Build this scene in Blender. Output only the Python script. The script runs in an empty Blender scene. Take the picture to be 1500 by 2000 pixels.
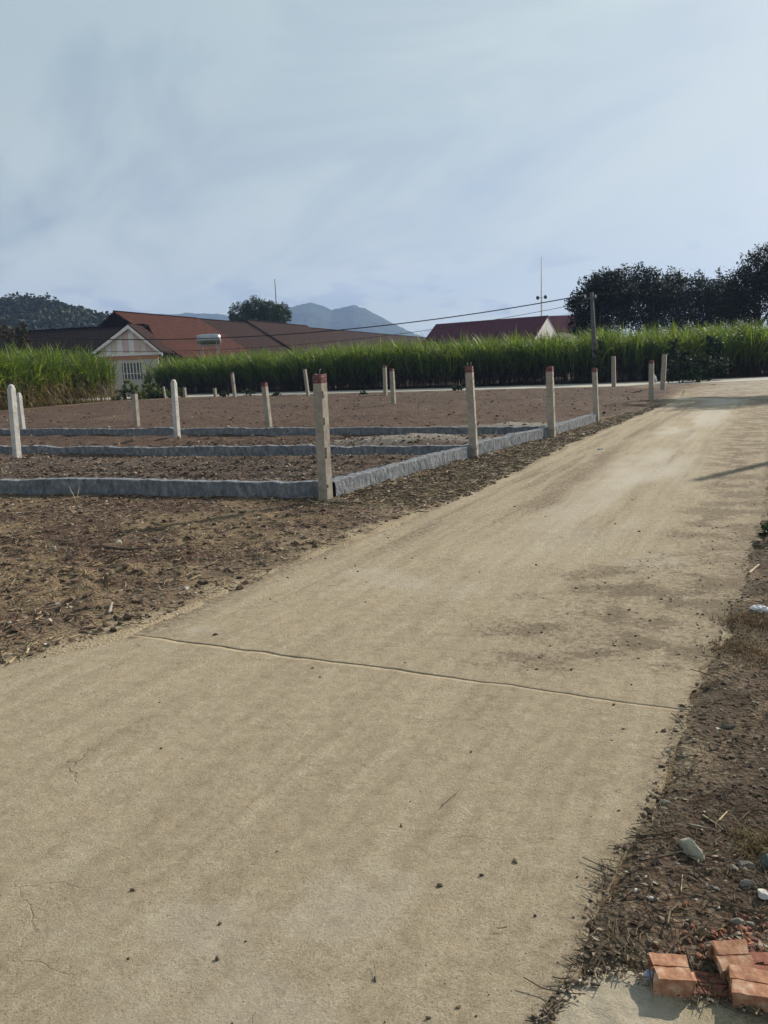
import bpy, bmesh, math
import numpy as np
from mathutils import Vector, Matrix

SC = bpy.context.scene
COL = SC.collection
RAD = math.radians
rng = np.random.default_rng(7)

# ------------------------------------------------------------------ camera
CAM_H, FPX = 1.5, 1500.0
ROLL = RAD(2.2)
PITCH = math.atan(278 * math.cos(ROLL) / FPX)
_w = np.array([0, math.cos(PITCH), -math.sin(PITCH)])
_u0 = np.array([0, math.sin(PITCH), math.cos(PITCH)])
_r0 = np.array([1.0, 0, 0])
_r = _r0 * math.cos(ROLL) - _u0 * math.sin(ROLL)
_u = _u0 * math.cos(ROLL) + _r0 * math.sin(ROLL)
cam_data = bpy.data.cameras.new('camera')
cam_data.sensor_fit = 'VERTICAL'
cam_data.sensor_height = 36.0
cam_data.lens = 36.0 * FPX / 2000.0
cam_data.clip_start, cam_data.clip_end = 0.05, 12000
cam = bpy.data.objects.new('camera', cam_data)
COL.objects.link(cam)
M = Matrix(((_r[0], _u[0], -_w[0], 0), (_r[1], _u[1], -_w[1], 0), (_r[2], _u[2], -_w[2], CAM_H), (0, 0, 0, 1)))
cam.matrix_world = M
SC.camera = cam

# ------------------------------------------------------------------ sky and sun
SUN_AZ, SUN_EL = RAD(50), RAD(30)
world = bpy.data.worlds.new('World')
SC.world = world
world.use_nodes = True
SKY_STRENGTH = 0.066
def build_world():
    nt = world.node_tree
    nt.nodes.clear()
    N, L = nt.nodes.new, nt.links.new
    out = N('ShaderNodeOutputWorld'); bg = N('ShaderNodeBackground')
    bg.inputs['Strength'].default_value = SKY_STRENGTH
    sky = N('ShaderNodeTexSky'); sky.sky_type = 'NISHITA'; sky.sun_disc = False
    sky.sun_elevation = SUN_EL; sky.sun_rotation = SUN_AZ
    sky.altitude = 100; sky.air_density = 1.0; sky.dust_density = 1.6; sky.ozone_density = 1.5
    tc = N('ShaderNodeTexCoord')
    sep = N('ShaderNodeSeparateXYZ'); L(tc.outputs['Generated'], sep.inputs[0])
    # thin cloud sheet: project the view direction on a plane overhead
    zc = N('ShaderNodeMath'); zc.operation = 'MAXIMUM'; zc.inputs[1].default_value = 0.0; L(sep.outputs['Z'], zc.inputs[0])
    zz = N('ShaderNodeMath'); zz.operation = 'ADD'; zz.inputs[1].default_value = 0.12; L(zc.outputs[0], zz.inputs[0])
    dv = N('ShaderNodeVectorMath'); dv.operation = 'DIVIDE'
    cb = N('ShaderNodeCombineXYZ')
    for i in range(3): L(zz.outputs[0], cb.inputs[i])
    L(tc.outputs['Generated'], dv.inputs[0]); L(cb.outputs[0], dv.inputs[1])
    mr_ = N('ShaderNodeMapping'); mr_.inputs['Rotation'].default_value = (0, 0, RAD(-120)); L(dv.outputs[0], mr_.inputs['Vector'])
    mp = N('ShaderNodeMapping'); mp.inputs['Scale'].default_value = (0.45, 1.25, 0.0); mp.inputs['Location'].default_value = (0.7, 0.35, 0)
    L(mr_.outputs[0], mp.inputs['Vector'])
    n1 = N('ShaderNodeTexNoise'); n1.inputs['Scale'].default_value = 1.05; n1.inputs['Detail'].default_value = 7; n1.inputs['Roughness'].default_value = 0.55; n1.inputs['Distortion'].default_value = 0.8
    L(mp.outputs[0], n1.inputs['Vector'])
    r1 = N('ShaderNodeMapRange'); r1.inputs['From Min'].default_value = 0.38; r1.inputs['From Max'].default_value = 0.61
    r1.inputs['To Min'].default_value = 0.42; r1.inputs['To Max'].default_value = 0.97
    L(n1.outputs['Fac'], r1.inputs['Value'])
    # seen edge-on towards the horizon the sheet closes up
    low = N('ShaderNodeMapRange'); low.inputs['From Min'].default_value = 0.34; low.inputs['From Max'].default_value = 0.05; low.inputs['To Max'].default_value = 0.80
    L(sep.outputs['Z'], low.inputs['Value'])
    cov = N('ShaderNodeMath'); cov.operation = 'MAXIMUM'; L(r1.outputs[0], cov.inputs[0]); L(low.outputs[0], cov.inputs[1])
    # the sheet lets more sun through on the sun side: a broad lobe round the sun's direction
    sd = N('ShaderNodeVectorMath'); sd.operation = 'DOT_PRODUCT'
    sd.inputs[1].default_value = (math.sin(SUN_AZ) * math.cos(SUN_EL), math.cos(SUN_AZ) * math.cos(SUN_EL), math.sin(SUN_EL))
    L(tc.outputs['Generated'], sd.inputs[0])
    lobe = N('ShaderNodeMapRange'); lobe.inputs['From Min'].default_value = 0.45; lobe.inputs['From Max'].default_value = 1.0
    lobe.inputs['To Min'].default_value = 0.0; lobe.inputs['To Max'].default_value = 1.0
    L(sd.outputs['Value'], lobe.inputs['Value'])
    lp = N('ShaderNodeMath'); lp.operation = 'POWER'; lp.inputs[1].default_value = 1.6; L(lobe.outputs[0], lp.inputs[0])
    cc = N('ShaderNodeMix'); cc.data_type = 'RGBA'
    cc.inputs['A'].default_value = (5.6, 6.8, 7.1, 1); cc.inputs['B'].default_value = (9.0, 10.1, 9.8, 1)
    L(lp.outputs[0], cc.inputs['Factor'])
    # low cumulus puffs close to the horizon
    mp2 = N('ShaderNodeMapping'); mp2.inputs['Scale'].default_value = (9, 9, 26); mp2.inputs['Location'].default_value = (3.1, 0.4, 0.2)
    L(tc.outputs['Generated'], mp2.inputs['Vector'])
    n2 = N('ShaderNodeTexNoise'); n2.inputs['Scale'].default_value = 1.0; n2.inputs['Detail'].default_value = 6; n2.inputs['Roughness'].default_value = 0.55
    L(mp2.outputs[0], n2.inputs['Vector'])
    band = N('ShaderNodeMapRange'); band.interpolation_type = 'SMOOTHSTEP'
    band.inputs['From Min'].default_value = 0.17; band.inputs['From Max'].default_value = 0.06
    L(sep.outputs['Z'], band.inputs['Value'])
    puff = N('ShaderNodeMapRange'); puff.interpolation_type = 'SMOOTHSTEP'
    puff.inputs['From Min'].default_value = 0.53; puff.inputs['From Max'].default_value = 0.64
    L(n2.outputs['Fac'], puff.inputs['Value'])
    pm = N('ShaderNodeMath'); pm.operation = 'MULTIPLY'; L(band.outputs[0], pm.inputs[0]); L(puff.outputs[0], pm.inputs[1])
    pm2 = N('ShaderNodeMath'); pm2.operation = 'MULTIPLY'; pm2.inputs[1].default_value = 0.6; L(pm.outputs[0], pm2.inputs[0])
    m1 = N('ShaderNodeMix'); m1.data_type = 'RGBA'
    hz = N('ShaderNodeMix'); hz.data_type = 'RGBA'; hz.inputs['B'].default_value = (9.9, 10.1, 9.4, 1)
    hf = N('ShaderNodeMath'); hf.operation = 'MULTIPLY'; hf.inputs[1].default_value = 0.75; L(low.outputs[0], hf.inputs[0])
    L(hf.outputs[0], hz.inputs['Factor']); L(cc.outputs['Result'], hz.inputs['A'])
    L(cov.outputs[0], m1.inputs['Factor']); L(sky.outputs[0], m1.inputs['A']); L(hz.outputs['Result'], m1.inputs['B'])
    m2 = N('ShaderNodeMix'); m2.data_type = 'RGBA'; m2.inputs['B'].default_value = (3.7, 4.5, 6.1, 1)
    L(pm2.outputs[0], m2.inputs['Factor']); L(m1.outputs['Result'], m2.inputs['A'])
    L(m2.outputs['Result'], bg.inputs['Color']); L(bg.outputs[0], out.inputs['Surface'])
build_world()
sun_data = bpy.data.lights.new('sun', 'SUN')
sun_data.energy = 5.0
sun_data.angle = RAD(0.6)
sun_data.color = (1.0, 0.91, 0.78)
sun = bpy.data.objects.new('sun', sun_data)
COL.objects.link(sun)
SUN_DIR = Vector((math.sin(SUN_AZ) * math.cos(SUN_EL), math.cos(SUN_AZ) * math.cos(SUN_EL), math.sin(SUN_EL)))
sun.rotation_euler = SUN_DIR.to_track_quat('Z', 'Y').to_euler()
sun.location = (30, 30, 40)
SC.view_settings.view_transform = 'Standard'
SC.view_settings.look = 'None'
SC.view_settings.exposure = 0.36
SC.view_settings.gamma = 1.0
SC.render.engine = 'CYCLES'
SC.cycles.use_denoising = True
SC.cycles.max_bounces = 4
SC.cycles.diffuse_bounces = 2
SC.cycles.use_adaptive_sampling = True
SC.cycles.adaptive_threshold = 0.02
SC.cycles.caustics_reflective = False
SC.cycles.caustics_refractive = False
SC.cycles.transmission_bounces = 4
SC.cycles.transparent_max_bounces = 6
SC.cycles.volume_bounces = 0
SC.cycles.sample_clamp_indirect = 4.0

# ------------------------------------------------------------------ helpers
def ray(px, py):
    d = _w + _r * (px - 750) / FPX + _u * (1000 - py) / FPX
    return d
def gp(px, py, z=0.0):
    d = ray(px, py)
    t = (z - CAM_H) / d[2]
    return np.array([d[0] * t, d[1] * t, z])
def at(px, py, y):
    d = ray(px, py)
    t = y / d[1]
    return np.array([d[0] * t, y, CAM_H + d[2] * t])

def _hash(ix, iy, seed):
    n = (ix.astype(np.int64) * 374761393 + iy.astype(np.int64) * 668265263 + seed * 1442695041) & 0x7fffffff
    n = ((n ^ (n >> 13)) * 1274126177) & 0x7fffffff
    n = n ^ (n >> 16)
    return (n & 0xffff) / 65535.0
def vnoise(x, y, seed=0):
    ix, iy = np.floor(x), np.floor(y)
    fx, fy = x - ix, y - iy
    fx = fx * fx * (3 - 2 * fx); fy = fy * fy * (3 - 2 * fy)
    a = _hash(ix, iy, seed); b = _hash(ix + 1, iy, seed); c = _hash(ix, iy + 1, seed); d = _hash(ix + 1, iy + 1, seed)
    return (a * (1 - fx) + b * fx) * (1 - fy) + (c * (1 - fx) + d * fx) * fy
def fbm(x, y, octv=4, seed=0, rough=0.5):
    s = 0; a = 1.0; t = 0
    for o in range(octv):
        s = s + a * vnoise(x * 2 ** o + 17.3 * o, y * 2 ** o - 9.1 * o, seed + o); t += a; a *= rough
    return s / t
def smooth(a, b, x):
    t = np.clip((x - a) / (b - a), 0, 1)
    return t * t * (3 - 2 * t)
def resample(pts, n):
    pts = np.asarray(pts, float)
    s = np.concatenate([[0], np.cumsum(np.linalg.norm(np.diff(pts, axis=0), axis=1))])
    t = np.linspace(0, s[-1], n)
    return np.stack([np.interp(t, s, pts[:, i]) for i in range(pts.shape[1])], 1)

def mesh_np(name, verts, faces, mat, smooth_shade=False, col=None):
    """faces: int array (n,k) or a list of such arrays"""
    verts = np.asarray(verts, np.float32).reshape(-1, 3)
    fl = faces if isinstance(faces, list) else [faces]
    fl = [np.asarray(f, np.int32) for f in fl if len(f)]
    me = bpy.data.meshes.new(name)
    me.vertices.add(len(verts)); me.vertices.foreach_set('co', verts.ravel())
    nl = sum(f.size for f in fl); npoly = sum(len(f) for f in fl)
    me.loops.add(nl); me.polygons.add(npoly)
    me.loops.foreach_set('vertex_index', np.concatenate([f.ravel() for f in fl]))
    tot = np.concatenate([np.full(len(f), f.shape[1], np.int32) for f in fl])
    st = np.concatenate([[0], np.cumsum(tot)[:-1]]).astype(np.int32)
    me.polygons.foreach_set('loop_start', st)
    me.polygons.foreach_set('use_smooth', np.full(npoly, bool(smooth_shade)))
    me.update(calc_edges=True)
    if col is not None:
        c = np.ones((len(verts), 4), np.float32); c[:, :col.shape[1]] = col
        a = me.attributes.new('tint', 'FLOAT_COLOR', 'POINT'); a.data.foreach_set('color', c.ravel())
    if mat: me.materials.append(mat)
    return me
def link(name, me, parent=None, loc=None, rot=None):
    o = bpy.data.objects.new(name, me); COL.objects.link(o)
    if parent: o.parent = parent
    if loc is not None: o.location = tuple(float(v) for v in loc)
    if rot is not None: o.rotation_euler = tuple(float(v) for v in rot)
    return o
def tag(o, label=None, cat=None, group=None, kind=None):
    if label: o['label'] = label
    if cat: o['category'] = cat
    if group: o['group'] = group
    if kind: o['kind'] = kind
    return o
def empty(name, loc, rz=0.0, label=None, cat=None, group=None):
    o = link(name, None, loc=loc, rot=(0, 0, rz)); o.empty_display_size = 0.1
    return tag(o, label, cat, group)
def bm_mesh(name, bm, mat, smooth_shade=False):
    me = bpy.data.meshes.new(name); bm.to_mesh(me); bm.free()
    if mat: me.materials.append(mat)
    if smooth_shade:
        for p in me.polygons: p.use_smooth = True
    return me
def box_v(x0, x1, y0, y1, z0, z1):
    v = np.array([[x, y, z] for z in (z0, z1) for y in (y0, y1) for x in (x0, x1)], float)
    f = np.array([[0, 2, 3, 1], [4, 5, 7, 6], [0, 1, 5, 4], [2, 6, 7, 3], [0, 4, 6, 2], [1, 3, 7, 5]])
    return v, f
class MB:
    def __init__(s): s.v = []; s.f = {}; s.n = 0
    def add(s, v, f):
        f = np.asarray(f); s.v.append(np.asarray(v, float)); s.f.setdefault(f.shape[1], []).append(f + s.n); s.n += len(v); return s
    def box(s, *a): return s.add(*box_v(*a))
    def build(s, name, mat, parent=None, smooth_shade=False, loc=None, rot=None):
        return link(name, mesh_np(name, np.concatenate(s.v), [np.concatenate(x) for x in s.f.values()], mat, smooth_shade), parent, loc, rot)
def tube(path, radii, n=8, cap=True):
    path = np.asarray(path, float); k = len(path)
    radii = np.broadcast_to(np.asarray(radii, float), (k,))
    tan = np.gradient(path, axis=0); tan /= np.linalg.norm(tan, axis=1)[:, None] + 1e-9
    ref = np.array([0, 0, 1.0]) if abs(tan[:, 2]).mean() < 0.8 else np.array([1.0, 0, 0])
    a = np.cross(tan, ref); a /= np.linalg.norm(a, axis=1)[:, None] + 1e-9
    b = np.cross(tan, a)
    th = np.linspace(0, 2 * math.pi, n, endpoint=False)
    v = path[:, None] + radii[:, None, None] * (np.cos(th)[None, :, None] * a[:, None] + np.sin(th)[None, :, None] * b[:, None])
    v = v.reshape(-1, 3)
    f = [[i * n + j, i * n + (j + 1) % n, (i + 1) * n + (j + 1) % n, (i + 1) * n + j] for i in range(k - 1) for j in range(n)]
    if cap:
        v = np.concatenate([v, path[:1], path[-1:]]); c0, c1 = k * n, k * n + 1
        f += [[(j + 1) % n, j, c0, c0] for j in range(n)] and []
        tri = [[(j + 1) % n, j, c0] for j in range(n)] + [[(k - 1) * n + j, (k - 1) * n + (j + 1) % n, c1] for j in range(n)]
        return v, np.array(f), np.array(tri)
    return v, np.array(f), None
def tube_obj(name, path, radii, mat, parent=None, n=8):
    v, f, t = tube(path, radii, n)
    return link(name, mesh_np(name, v, [f, t], mat, True), parent)
ICO_V = None
def ico(sub=1):
    bm = bmesh.new(); bmesh.ops.create_icosphere(bm, subdivisions=sub, radius=1.0)
    v = np.array([x.co[:] for x in bm.verts]); f = np.array([[q.index for q in p.verts] for p in bm.faces]); bm.free()
    return v, f
ICO1 = ico(1); ICO2 = ico(2); ICO3 = ico(3)
def rand_rot(n, tilt=math.pi, r=rng):
    az = r.uniform(0, 2 * math.pi, n); ti = r.uniform(-tilt, tilt, n); az2 = r.uniform(0, 2 * math.pi, n)
    def rz(a):
        m = np.zeros((n, 3, 3)); m[:, 0, 0] = np.cos(a); m[:, 0, 1] = -np.sin(a); m[:, 1, 0] = np.sin(a); m[:, 1, 1] = np.cos(a); m[:, 2, 2] = 1; return m
    rx = np.zeros((n, 3, 3)); rx[:, 0, 0] = 1; rx[:, 1, 1] = np.cos(ti); rx[:, 1, 2] = -np.sin(ti); rx[:, 2, 1] = np.sin(ti); rx[:, 2, 2] = np.cos(ti)
    return rz(az) @ rx @ rz(az2)

# ------------------------------------------------------------------ materials
def new_mat(name):
    m = bpy.data.materials.new(name); m.use_nodes = True
    nt = m.node_tree; nt.nodes.clear()
    return m, nt, nt.nodes.new, nt.links.new
def ramp(N, stops):
    r = N('ShaderNodeValToRGB'); e = r.color_ramp.elements
    while len(e) < len(stops): e.new(0.5)
    for i, (p, c) in enumerate(stops):
        e[i].position = p; e[i].color = (*c, 1) if len(c) == 3 else c
    return r
def simple(name, colors, scale=8.0, rough=0.85, bump=0.3, bump_scale=40.0, bump_dist=0.01, coord='Object', metallic=0.0, stretch=(1, 1, 1), spec=0.3):
    m, nt, N, L = new_mat(name)
    out = N('ShaderNodeOutputMaterial'); p = N('ShaderNodeBsdfPrincipled'); tc = N('ShaderNodeTexCoord')
    mp = N('ShaderNodeMapping'); mp.inputs['Scale'].default_value = stretch; L(tc.outputs[coord], mp.inputs['Vector'])
    n = N('ShaderNodeTexNoise'); n.inputs['Scale'].default_value = scale; n.inputs['Detail'].default_value = 6; n.inputs['Roughness'].default_value = 0.65
    L(mp.outputs[0], n.inputs['Vector'])
    k = len(colors)
    r = ramp(N, [(0.3 + 0.4 * i / max(1, k - 1), c) for i, c in enumerate(colors)])
    L(n.outputs['Fac'], r.inputs['Fac']); L(r.outputs['Color'], p.inputs['Base Color'])
    p.inputs['Roughness'].default_value = rough; p.inputs['Metallic'].default_value = metallic
    p.inputs['Specular IOR Level'].default_value = spec
    if bump:
        n2 = N('ShaderNodeTexNoise'); n2.inputs['Scale'].default_value = bump_scale; n2.inputs['Detail'].default_value = 5
        L(mp.outputs[0], n2.inputs['Vector'])
        b = N('ShaderNodeBump'); b.inputs['Strength'].default_value = bump; b.inputs['Distance'].default_value = bump_dist
        L(n2.outputs['Fac'], b.inputs['Height']); L(b.outputs[0], p.inputs['Normal'])
    L(p.outputs[0], out.inputs['Surface'])
    return m
def tinted(name, rough=0.8, translucent=0.0, spec=0.3, noise=0.25, noise_scale=30.0, gloss=None):
    """colour from the mesh's own 'tint' attribute; leaves may let light through"""
    m, nt, N, L = new_mat(name)
    out = N('ShaderNodeOutputMaterial'); p = N('ShaderNodeBsdfPrincipled'); a = N('ShaderNodeAttribute'); a.attribute_name = 'tint'
    tc = N('ShaderNodeTexCoord'); n = N('ShaderNodeTexNoise'); n.inputs['Scale'].default_value = noise_scale; n.inputs['Detail'].default_value = 4
    L(tc.outputs['Object'], n.inputs['Vector'])
    mr = N('ShaderNodeMapRange'); mr.inputs['To Min'].default_value = 1 - noise; mr.inputs['To Max'].default_value = 1 + noise
    L(n.outputs['Fac'], mr.inputs['Value'])
    mx = N('ShaderNodeVectorMath'); mx.operation = 'SCALE'; L(a.outputs['Color'], mx.inputs[0]); L(mr.outputs[0], mx.inputs['Scale'])
    L(mx.outputs[0], p.inputs['Base Color']); p.inputs['Roughness'].default_value = rough; p.inputs['Specular IOR Level'].default_value = spec
    if translucent:
        t = N('ShaderNodeBsdfTranslucent'); s = N('ShaderNodeMixShader'); s.inputs[0].default_value = translucent
        g = N('ShaderNodeVectorMath'); g.operation = 'MULTIPLY'; g.inputs[1].default_value = (1.5, 1.6, 0.7); L(mx.outputs[0], g.inputs[0])
        L(g.outputs[0], t.inputs['Color']); L(p.outputs[0], s.inputs[1]); L(t.outputs[0], s.inputs[2]); L(s.outputs[0], out.inputs['Surface'])
    else:
        L(p.outputs[0], out.inputs['Surface'])
    return m

def ground_material():
    m, nt, N, L = new_mat('soil')
    out = N('ShaderNodeOutputMaterial'); p = N('ShaderNodeBsdfPrincipled'); tc = N('ShaderNodeTexCoord')
    z = N('ShaderNodeAttribute'); z.attribute_name = 'tint'
    sp = N('ShaderNodeSeparateColor'); L(z.outputs['Color'], sp.inputs[0])
    n1 = N('ShaderNodeTexNoise'); n1.inputs['Scale'].default_value = 3.5; n1.inputs['Detail'].default_value = 8; n1.inputs['Roughness'].default_value = 0.72
    L(tc.outputs['Object'], n1.inputs['Vector'])
    base = ramp(N, [(0.30, (0.036, 0.021, 0.015)), (0.48, (0.070, 0.041, 0.029)), (0.62, (0.110, 0.067, 0.046)), (0.75, (0.19, 0.126, 0.085))])
    L(n1.outputs['Fac'], base.inputs['Fac'])
    n2 = N('ShaderNodeTexNoise'); n2.inputs['Scale'].default_value = 42; n2.inputs['Detail'].default_value = 5; n2.inputs['Roughness'].default_value = 0.7
    L(tc.outputs['Object'], n2.inputs['Vector'])
    def mix(fac, a, b_col, scale=1.0):
        mm = N('ShaderNodeMix'); mm.data_type = 'RGBA'; L(fac, mm.inputs['Factor']); L(a, mm.inputs['A'])
        if isinstance(b_col, tuple): mm.inputs['B'].default_value = (*b_col, 1)
        else: L(b_col, mm.inputs['B'])
        return mm.outputs['Result']
    dust = ramp(N, [(0.3, (0.26, 0.205, 0.135)), (0.7, (0.40, 0.325, 0.215))]); L(n2.outputs['Fac'], dust.inputs['Fac'])
    ochre = ramp(N, [(0.3, (0.125, 0.088, 0.050)), (0.7, (0.25, 0.182, 0.108))]); L(n2.outputs['Fac'], ochre.inputs['Fac'])
    grey = ramp(N, [(0.3, (0.20, 0.18, 0.155)), (0.7, (0.36, 0.33, 0.29))]); L(n2.outputs['Fac'], grey.inputs['Fac'])
    c = mix(sp.outputs['Blue'], base.outputs['Color'], ochre.outputs['Color'])
    c = mix(sp.outputs['Green'], c, grey.outputs['Color'])
    c = mix(sp.outputs['Red'], c, dust.outputs['Color'])
    # speckle of grit
    v = N('ShaderNodeTexVoronoi'); v.inputs['Scale'].default_value = 55; v.inputs['Randomness'].default_value = 1.0; L(tc.outputs['Object'], v.inputs['Vector'])
    wn = N('ShaderNodeMapRange'); wn.inputs['From Min'].default_value = 0.78; wn.inputs['From Max'].default_value = 0.95
    sc = N('ShaderNodeSeparateColor'); L(v.outputs['Color'], sc.inputs[0]); L(sc.outputs['Red'], wn.inputs['Value'])
    wm = N('ShaderNodeMath'); wm.operation = 'MULTIPLY'; wm.inputs[1].default_value = 0.35; L(wn.outputs[0], wm.inputs[0])
    c = mix(wm.outputs[0], c, (0.34, 0.28, 0.21))
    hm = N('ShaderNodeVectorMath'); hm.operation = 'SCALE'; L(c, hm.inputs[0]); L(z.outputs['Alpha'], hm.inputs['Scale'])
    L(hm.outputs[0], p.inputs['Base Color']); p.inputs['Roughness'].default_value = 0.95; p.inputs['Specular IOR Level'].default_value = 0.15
    ad = N('ShaderNodeMath'); ad.operation = 'ADD'; L(n2.outputs['Fac'], ad.inputs[0]); L(n1.outputs['Fac'], ad.inputs[1])
    b = N('ShaderNodeBump'); b.inputs['Strength'].default_value = 0.8; b.inputs['Distance'].default_value = 0.014; L(ad.outputs[0], b.inputs['Height'])
    b2 = N('ShaderNodeBump'); b2.inputs['Strength'].default_value = 0.5; b2.inputs['Distance'].default_value = 0.012; L(v.outputs['Distance'], b2.inputs['Height']); L(b.outputs[0], b2.inputs['Normal'])
    L(b2.outputs[0], p.inputs['Normal'])
    L(p.outputs[0], out.inputs['Surface'])
    return m

ROAD_DIR = math.atan2(0.454, 0.891)      # lane heading, to the right of +Y
def road_material(name, c_lo, c_mid, c_hi, soil=(0.150, 0.118, 0.082), pale=(0.50, 0.455, 0.385)):
    m, nt, N, L = new_mat(name)
    out = N('ShaderNodeOutputMaterial'); p = N('ShaderNodeBsdfPrincipled'); tc = N('ShaderNodeTexCoord')
    a = N('ShaderNodeAttribute'); a.attribute_name = 'tint'; sp = N('ShaderNodeSeparateColor'); L(a.outputs['Color'], sp.inputs[0])
    mp = N('ShaderNodeMapping'); mp.inputs['Rotation'].default_value = (0, 0, ROAD_DIR); L(tc.outputs['Object'], mp.inputs['Vector'])
    st = N('ShaderNodeMapping'); st.inputs['Scale'].default_value = (6.0, 0.5, 1); L(mp.outputs[0], st.inputs['Vector'])
    def noise(scale, detail, rough, vec, dist=0.0):
        n = N('ShaderNodeTexNoise'); n.inputs['Scale'].default_value = scale; n.inputs['Detail'].default_value = detail; n.inputs['Roughness'].default_value = rough; n.inputs['Distortion'].default_value = dist
        L(vec, n.inputs['Vector']); return n.outputs['Fac']
    def math_(op, x, y, z=None):
        n = N('ShaderNodeMath'); n.operation = op
        for k, q in enumerate((x, y, z)):
            if q is None: continue
            if isinstance(q, (int, float)): n.inputs[k].default_value = q
            else: L(q, n.inputs[k])
        return n.outputs[0]
    def rng_(x, a0, a1, b0=0.0, b1=1.0):
        n = N('ShaderNodeMapRange'); n.inputs['From Min'].default_value = a0; n.inputs['From Max'].default_value = a1; n.inputs['To Min'].default_value = b0; n.inputs['To Max'].default_value = b1; L(x, n.inputs['Value']); return n.outputs[0]
    def mixc(fac, A, B, mode='MIX'):
        n = N('ShaderNodeMix'); n.data_type = 'RGBA'; n.blend_type = mode
        if isinstance(fac, (int, float)): n.inputs['Factor'].default_value = fac
        else: L(fac, n.inputs['Factor'])
        L(A, n.inputs['A'])
        if isinstance(B, tuple): n.inputs['B'].default_value = (*B, 1)
        else: L(B, n.inputs['B'])
        return n.outputs['Result']
    obj = tc.outputs['Object']
    n_big = noise(0.9, 3, 0.5, obj); n_mid = noise(15.0, 7, 0.75, obj, 0.2); n_str = noise(1.6, 7, 0.65, st.outputs[0], 0.3)
    f = math_('MULTIPLY_ADD', n_mid, 0.50, math_('MULTIPLY_ADD', n_big, 0.08, math_('MULTIPLY', n_str, 0.42)))
    r = ramp(N, [(0.36, c_lo), (0.50, c_mid), (0.64, c_hi)]); L(f, r.inputs['Fac'])
    grain = noise(150, 4, 0.8, obj); sand = noise(420, 2, 0.6, obj)
    gr = ramp(N, [(0.33, (0.50, 0.48, 0.46)), (0.47, (0.96, 0.96, 0.96)), (0.70, (1.18, 1.18, 1.18))]); L(grain, gr.inputs['Fac'])
    c = mixc(0.9, r.outputs['Color'], gr.outputs['Color'], 'MULTIPLY')
    # pits and dark specks
    v = N('ShaderNodeTexVoronoi'); v.inputs['Scale'].default_value = 46; L(obj, v.inputs['Vector'])
    pit = math_('MULTIPLY', rng_(v.outputs['Distance'], 0.20, 0.06), rng_(n_mid, 0.47, 0.60))
    c = mixc(math_('MULTIPLY', pit, 0.55), c, (0.13, 0.105, 0.08))
    # brown crumbs of earth trodden in, thicker in patches and wheel lines
    dk = math_('MULTIPLY', rng_(noise(70, 5, 0.7, obj), 0.53, 0.64), rng_(math_('MULTIPLY_ADD', n_str, 0.6, math_('MULTIPLY', noise(5.0, 6, 0.7, obj), 0.4)), 0.44, 0.66))
    c = mixc(math_('MULTIPLY', dk, 0.78), c, (0.16, 0.122, 0.082))
    # grey-green old stains
    c = mixc(math_('MULTIPLY', rng_(noise(1.7, 6, 0.7, obj, 0.6), 0.60, 0.76), 0.22), c, (0.25, 0.232, 0.18))
    # spread soil: shapes come with the mesh, broken up by fine noise
    fine = noise(26, 7, 0.78, mp.outputs[0], 0.3)
    s2 = math_('ADD', math_('MULTIPLY_ADD', fine, 3.6, -1.8), sp.outputs['Red'])
    so = math_('MULTIPLY', rng_(s2, 0.10, 0.80), math_('MINIMUM', math_('MULTIPLY', sp.outputs['Red'], 2.2), 0.85))
    c = mixc(sp.outputs['Green'], c, mixc(0.75, (lambda q: q)(c), pale))
    sc_ = mixc(rng_(grain, 0.35, 0.65), (lambda q: q)(mixc(1.0, c, (soil[0] * 0.72, soil[1] * 0.70, soil[2] * 0.70))), (soil[0] * 1.3, soil[1] * 1.28, soil[2] * 1.25))
    c = mixc(so, c, sc_)
    # hairline cracks, broken off where the noise says so
    wv = N('ShaderNodeVectorMath'); wv.operation = 'ADD'
    nn = N('ShaderNodeTexNoise'); nn.inputs['Scale'].default_value = 3.0; nn.inputs['Detail'].default_value = 6; L(obj, nn.inputs['Vector'])
    ws = N('ShaderNodeVectorMath'); ws.operation = 'SCALE'; ws.inputs['Scale'].default_value = 0.35; L(nn.outputs['Color'], ws.inputs[0]); L(obj, wv.inputs[0]); L(ws.outputs[0], wv.inputs[1])
    ve = N('ShaderNodeTexVoronoi'); ve.feature = 'DISTANCE_TO_EDGE'; ve.inputs['Scale'].default_value = 0.75; L(wv.outputs[0], ve.inputs['Vector'])
    crack = math_('MULTIPLY', rng_(ve.outputs['Distance'], 0.0032, 0.0006), rng_(noise(1.3, 2, 0.5, obj), 0.58, 0.66))
    c = mixc(math_('MULTIPLY', crack, 0.4), c, (0.10, 0.08, 0.06))
    L(c, p.inputs['Base Color'])
    p.inputs['Roughness'].default_value = 0.95; p.inputs['Specular IOR Level'].default_value = 0.12
    h = math_('ADD', math_('MULTIPLY', grain, 0.8), math_('MULTIPLY_ADD', sand, 0.25, math_('MULTIPLY', pit, -0.5)))
    b = N('ShaderNodeBump'); b.inputs['Strength'].default_value = 0.8; b.inputs['Distance'].default_value = 0.007; L(h, b.inputs['Height'])
    b2 = N('ShaderNodeBump'); b2.inputs['Strength'].default_value = 0.6; b2.inputs['Distance'].default_value = 0.02; L(math_('ADD', fine, math_('MULTIPLY', crack, -0.4)), b2.inputs['Height']); L(b.outputs[0], b2.inputs['Normal'])
    L(b2.outputs[0], p.inputs['Normal'])
    L(p.outputs[0], out.inputs['Surface'])
    return m

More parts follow.
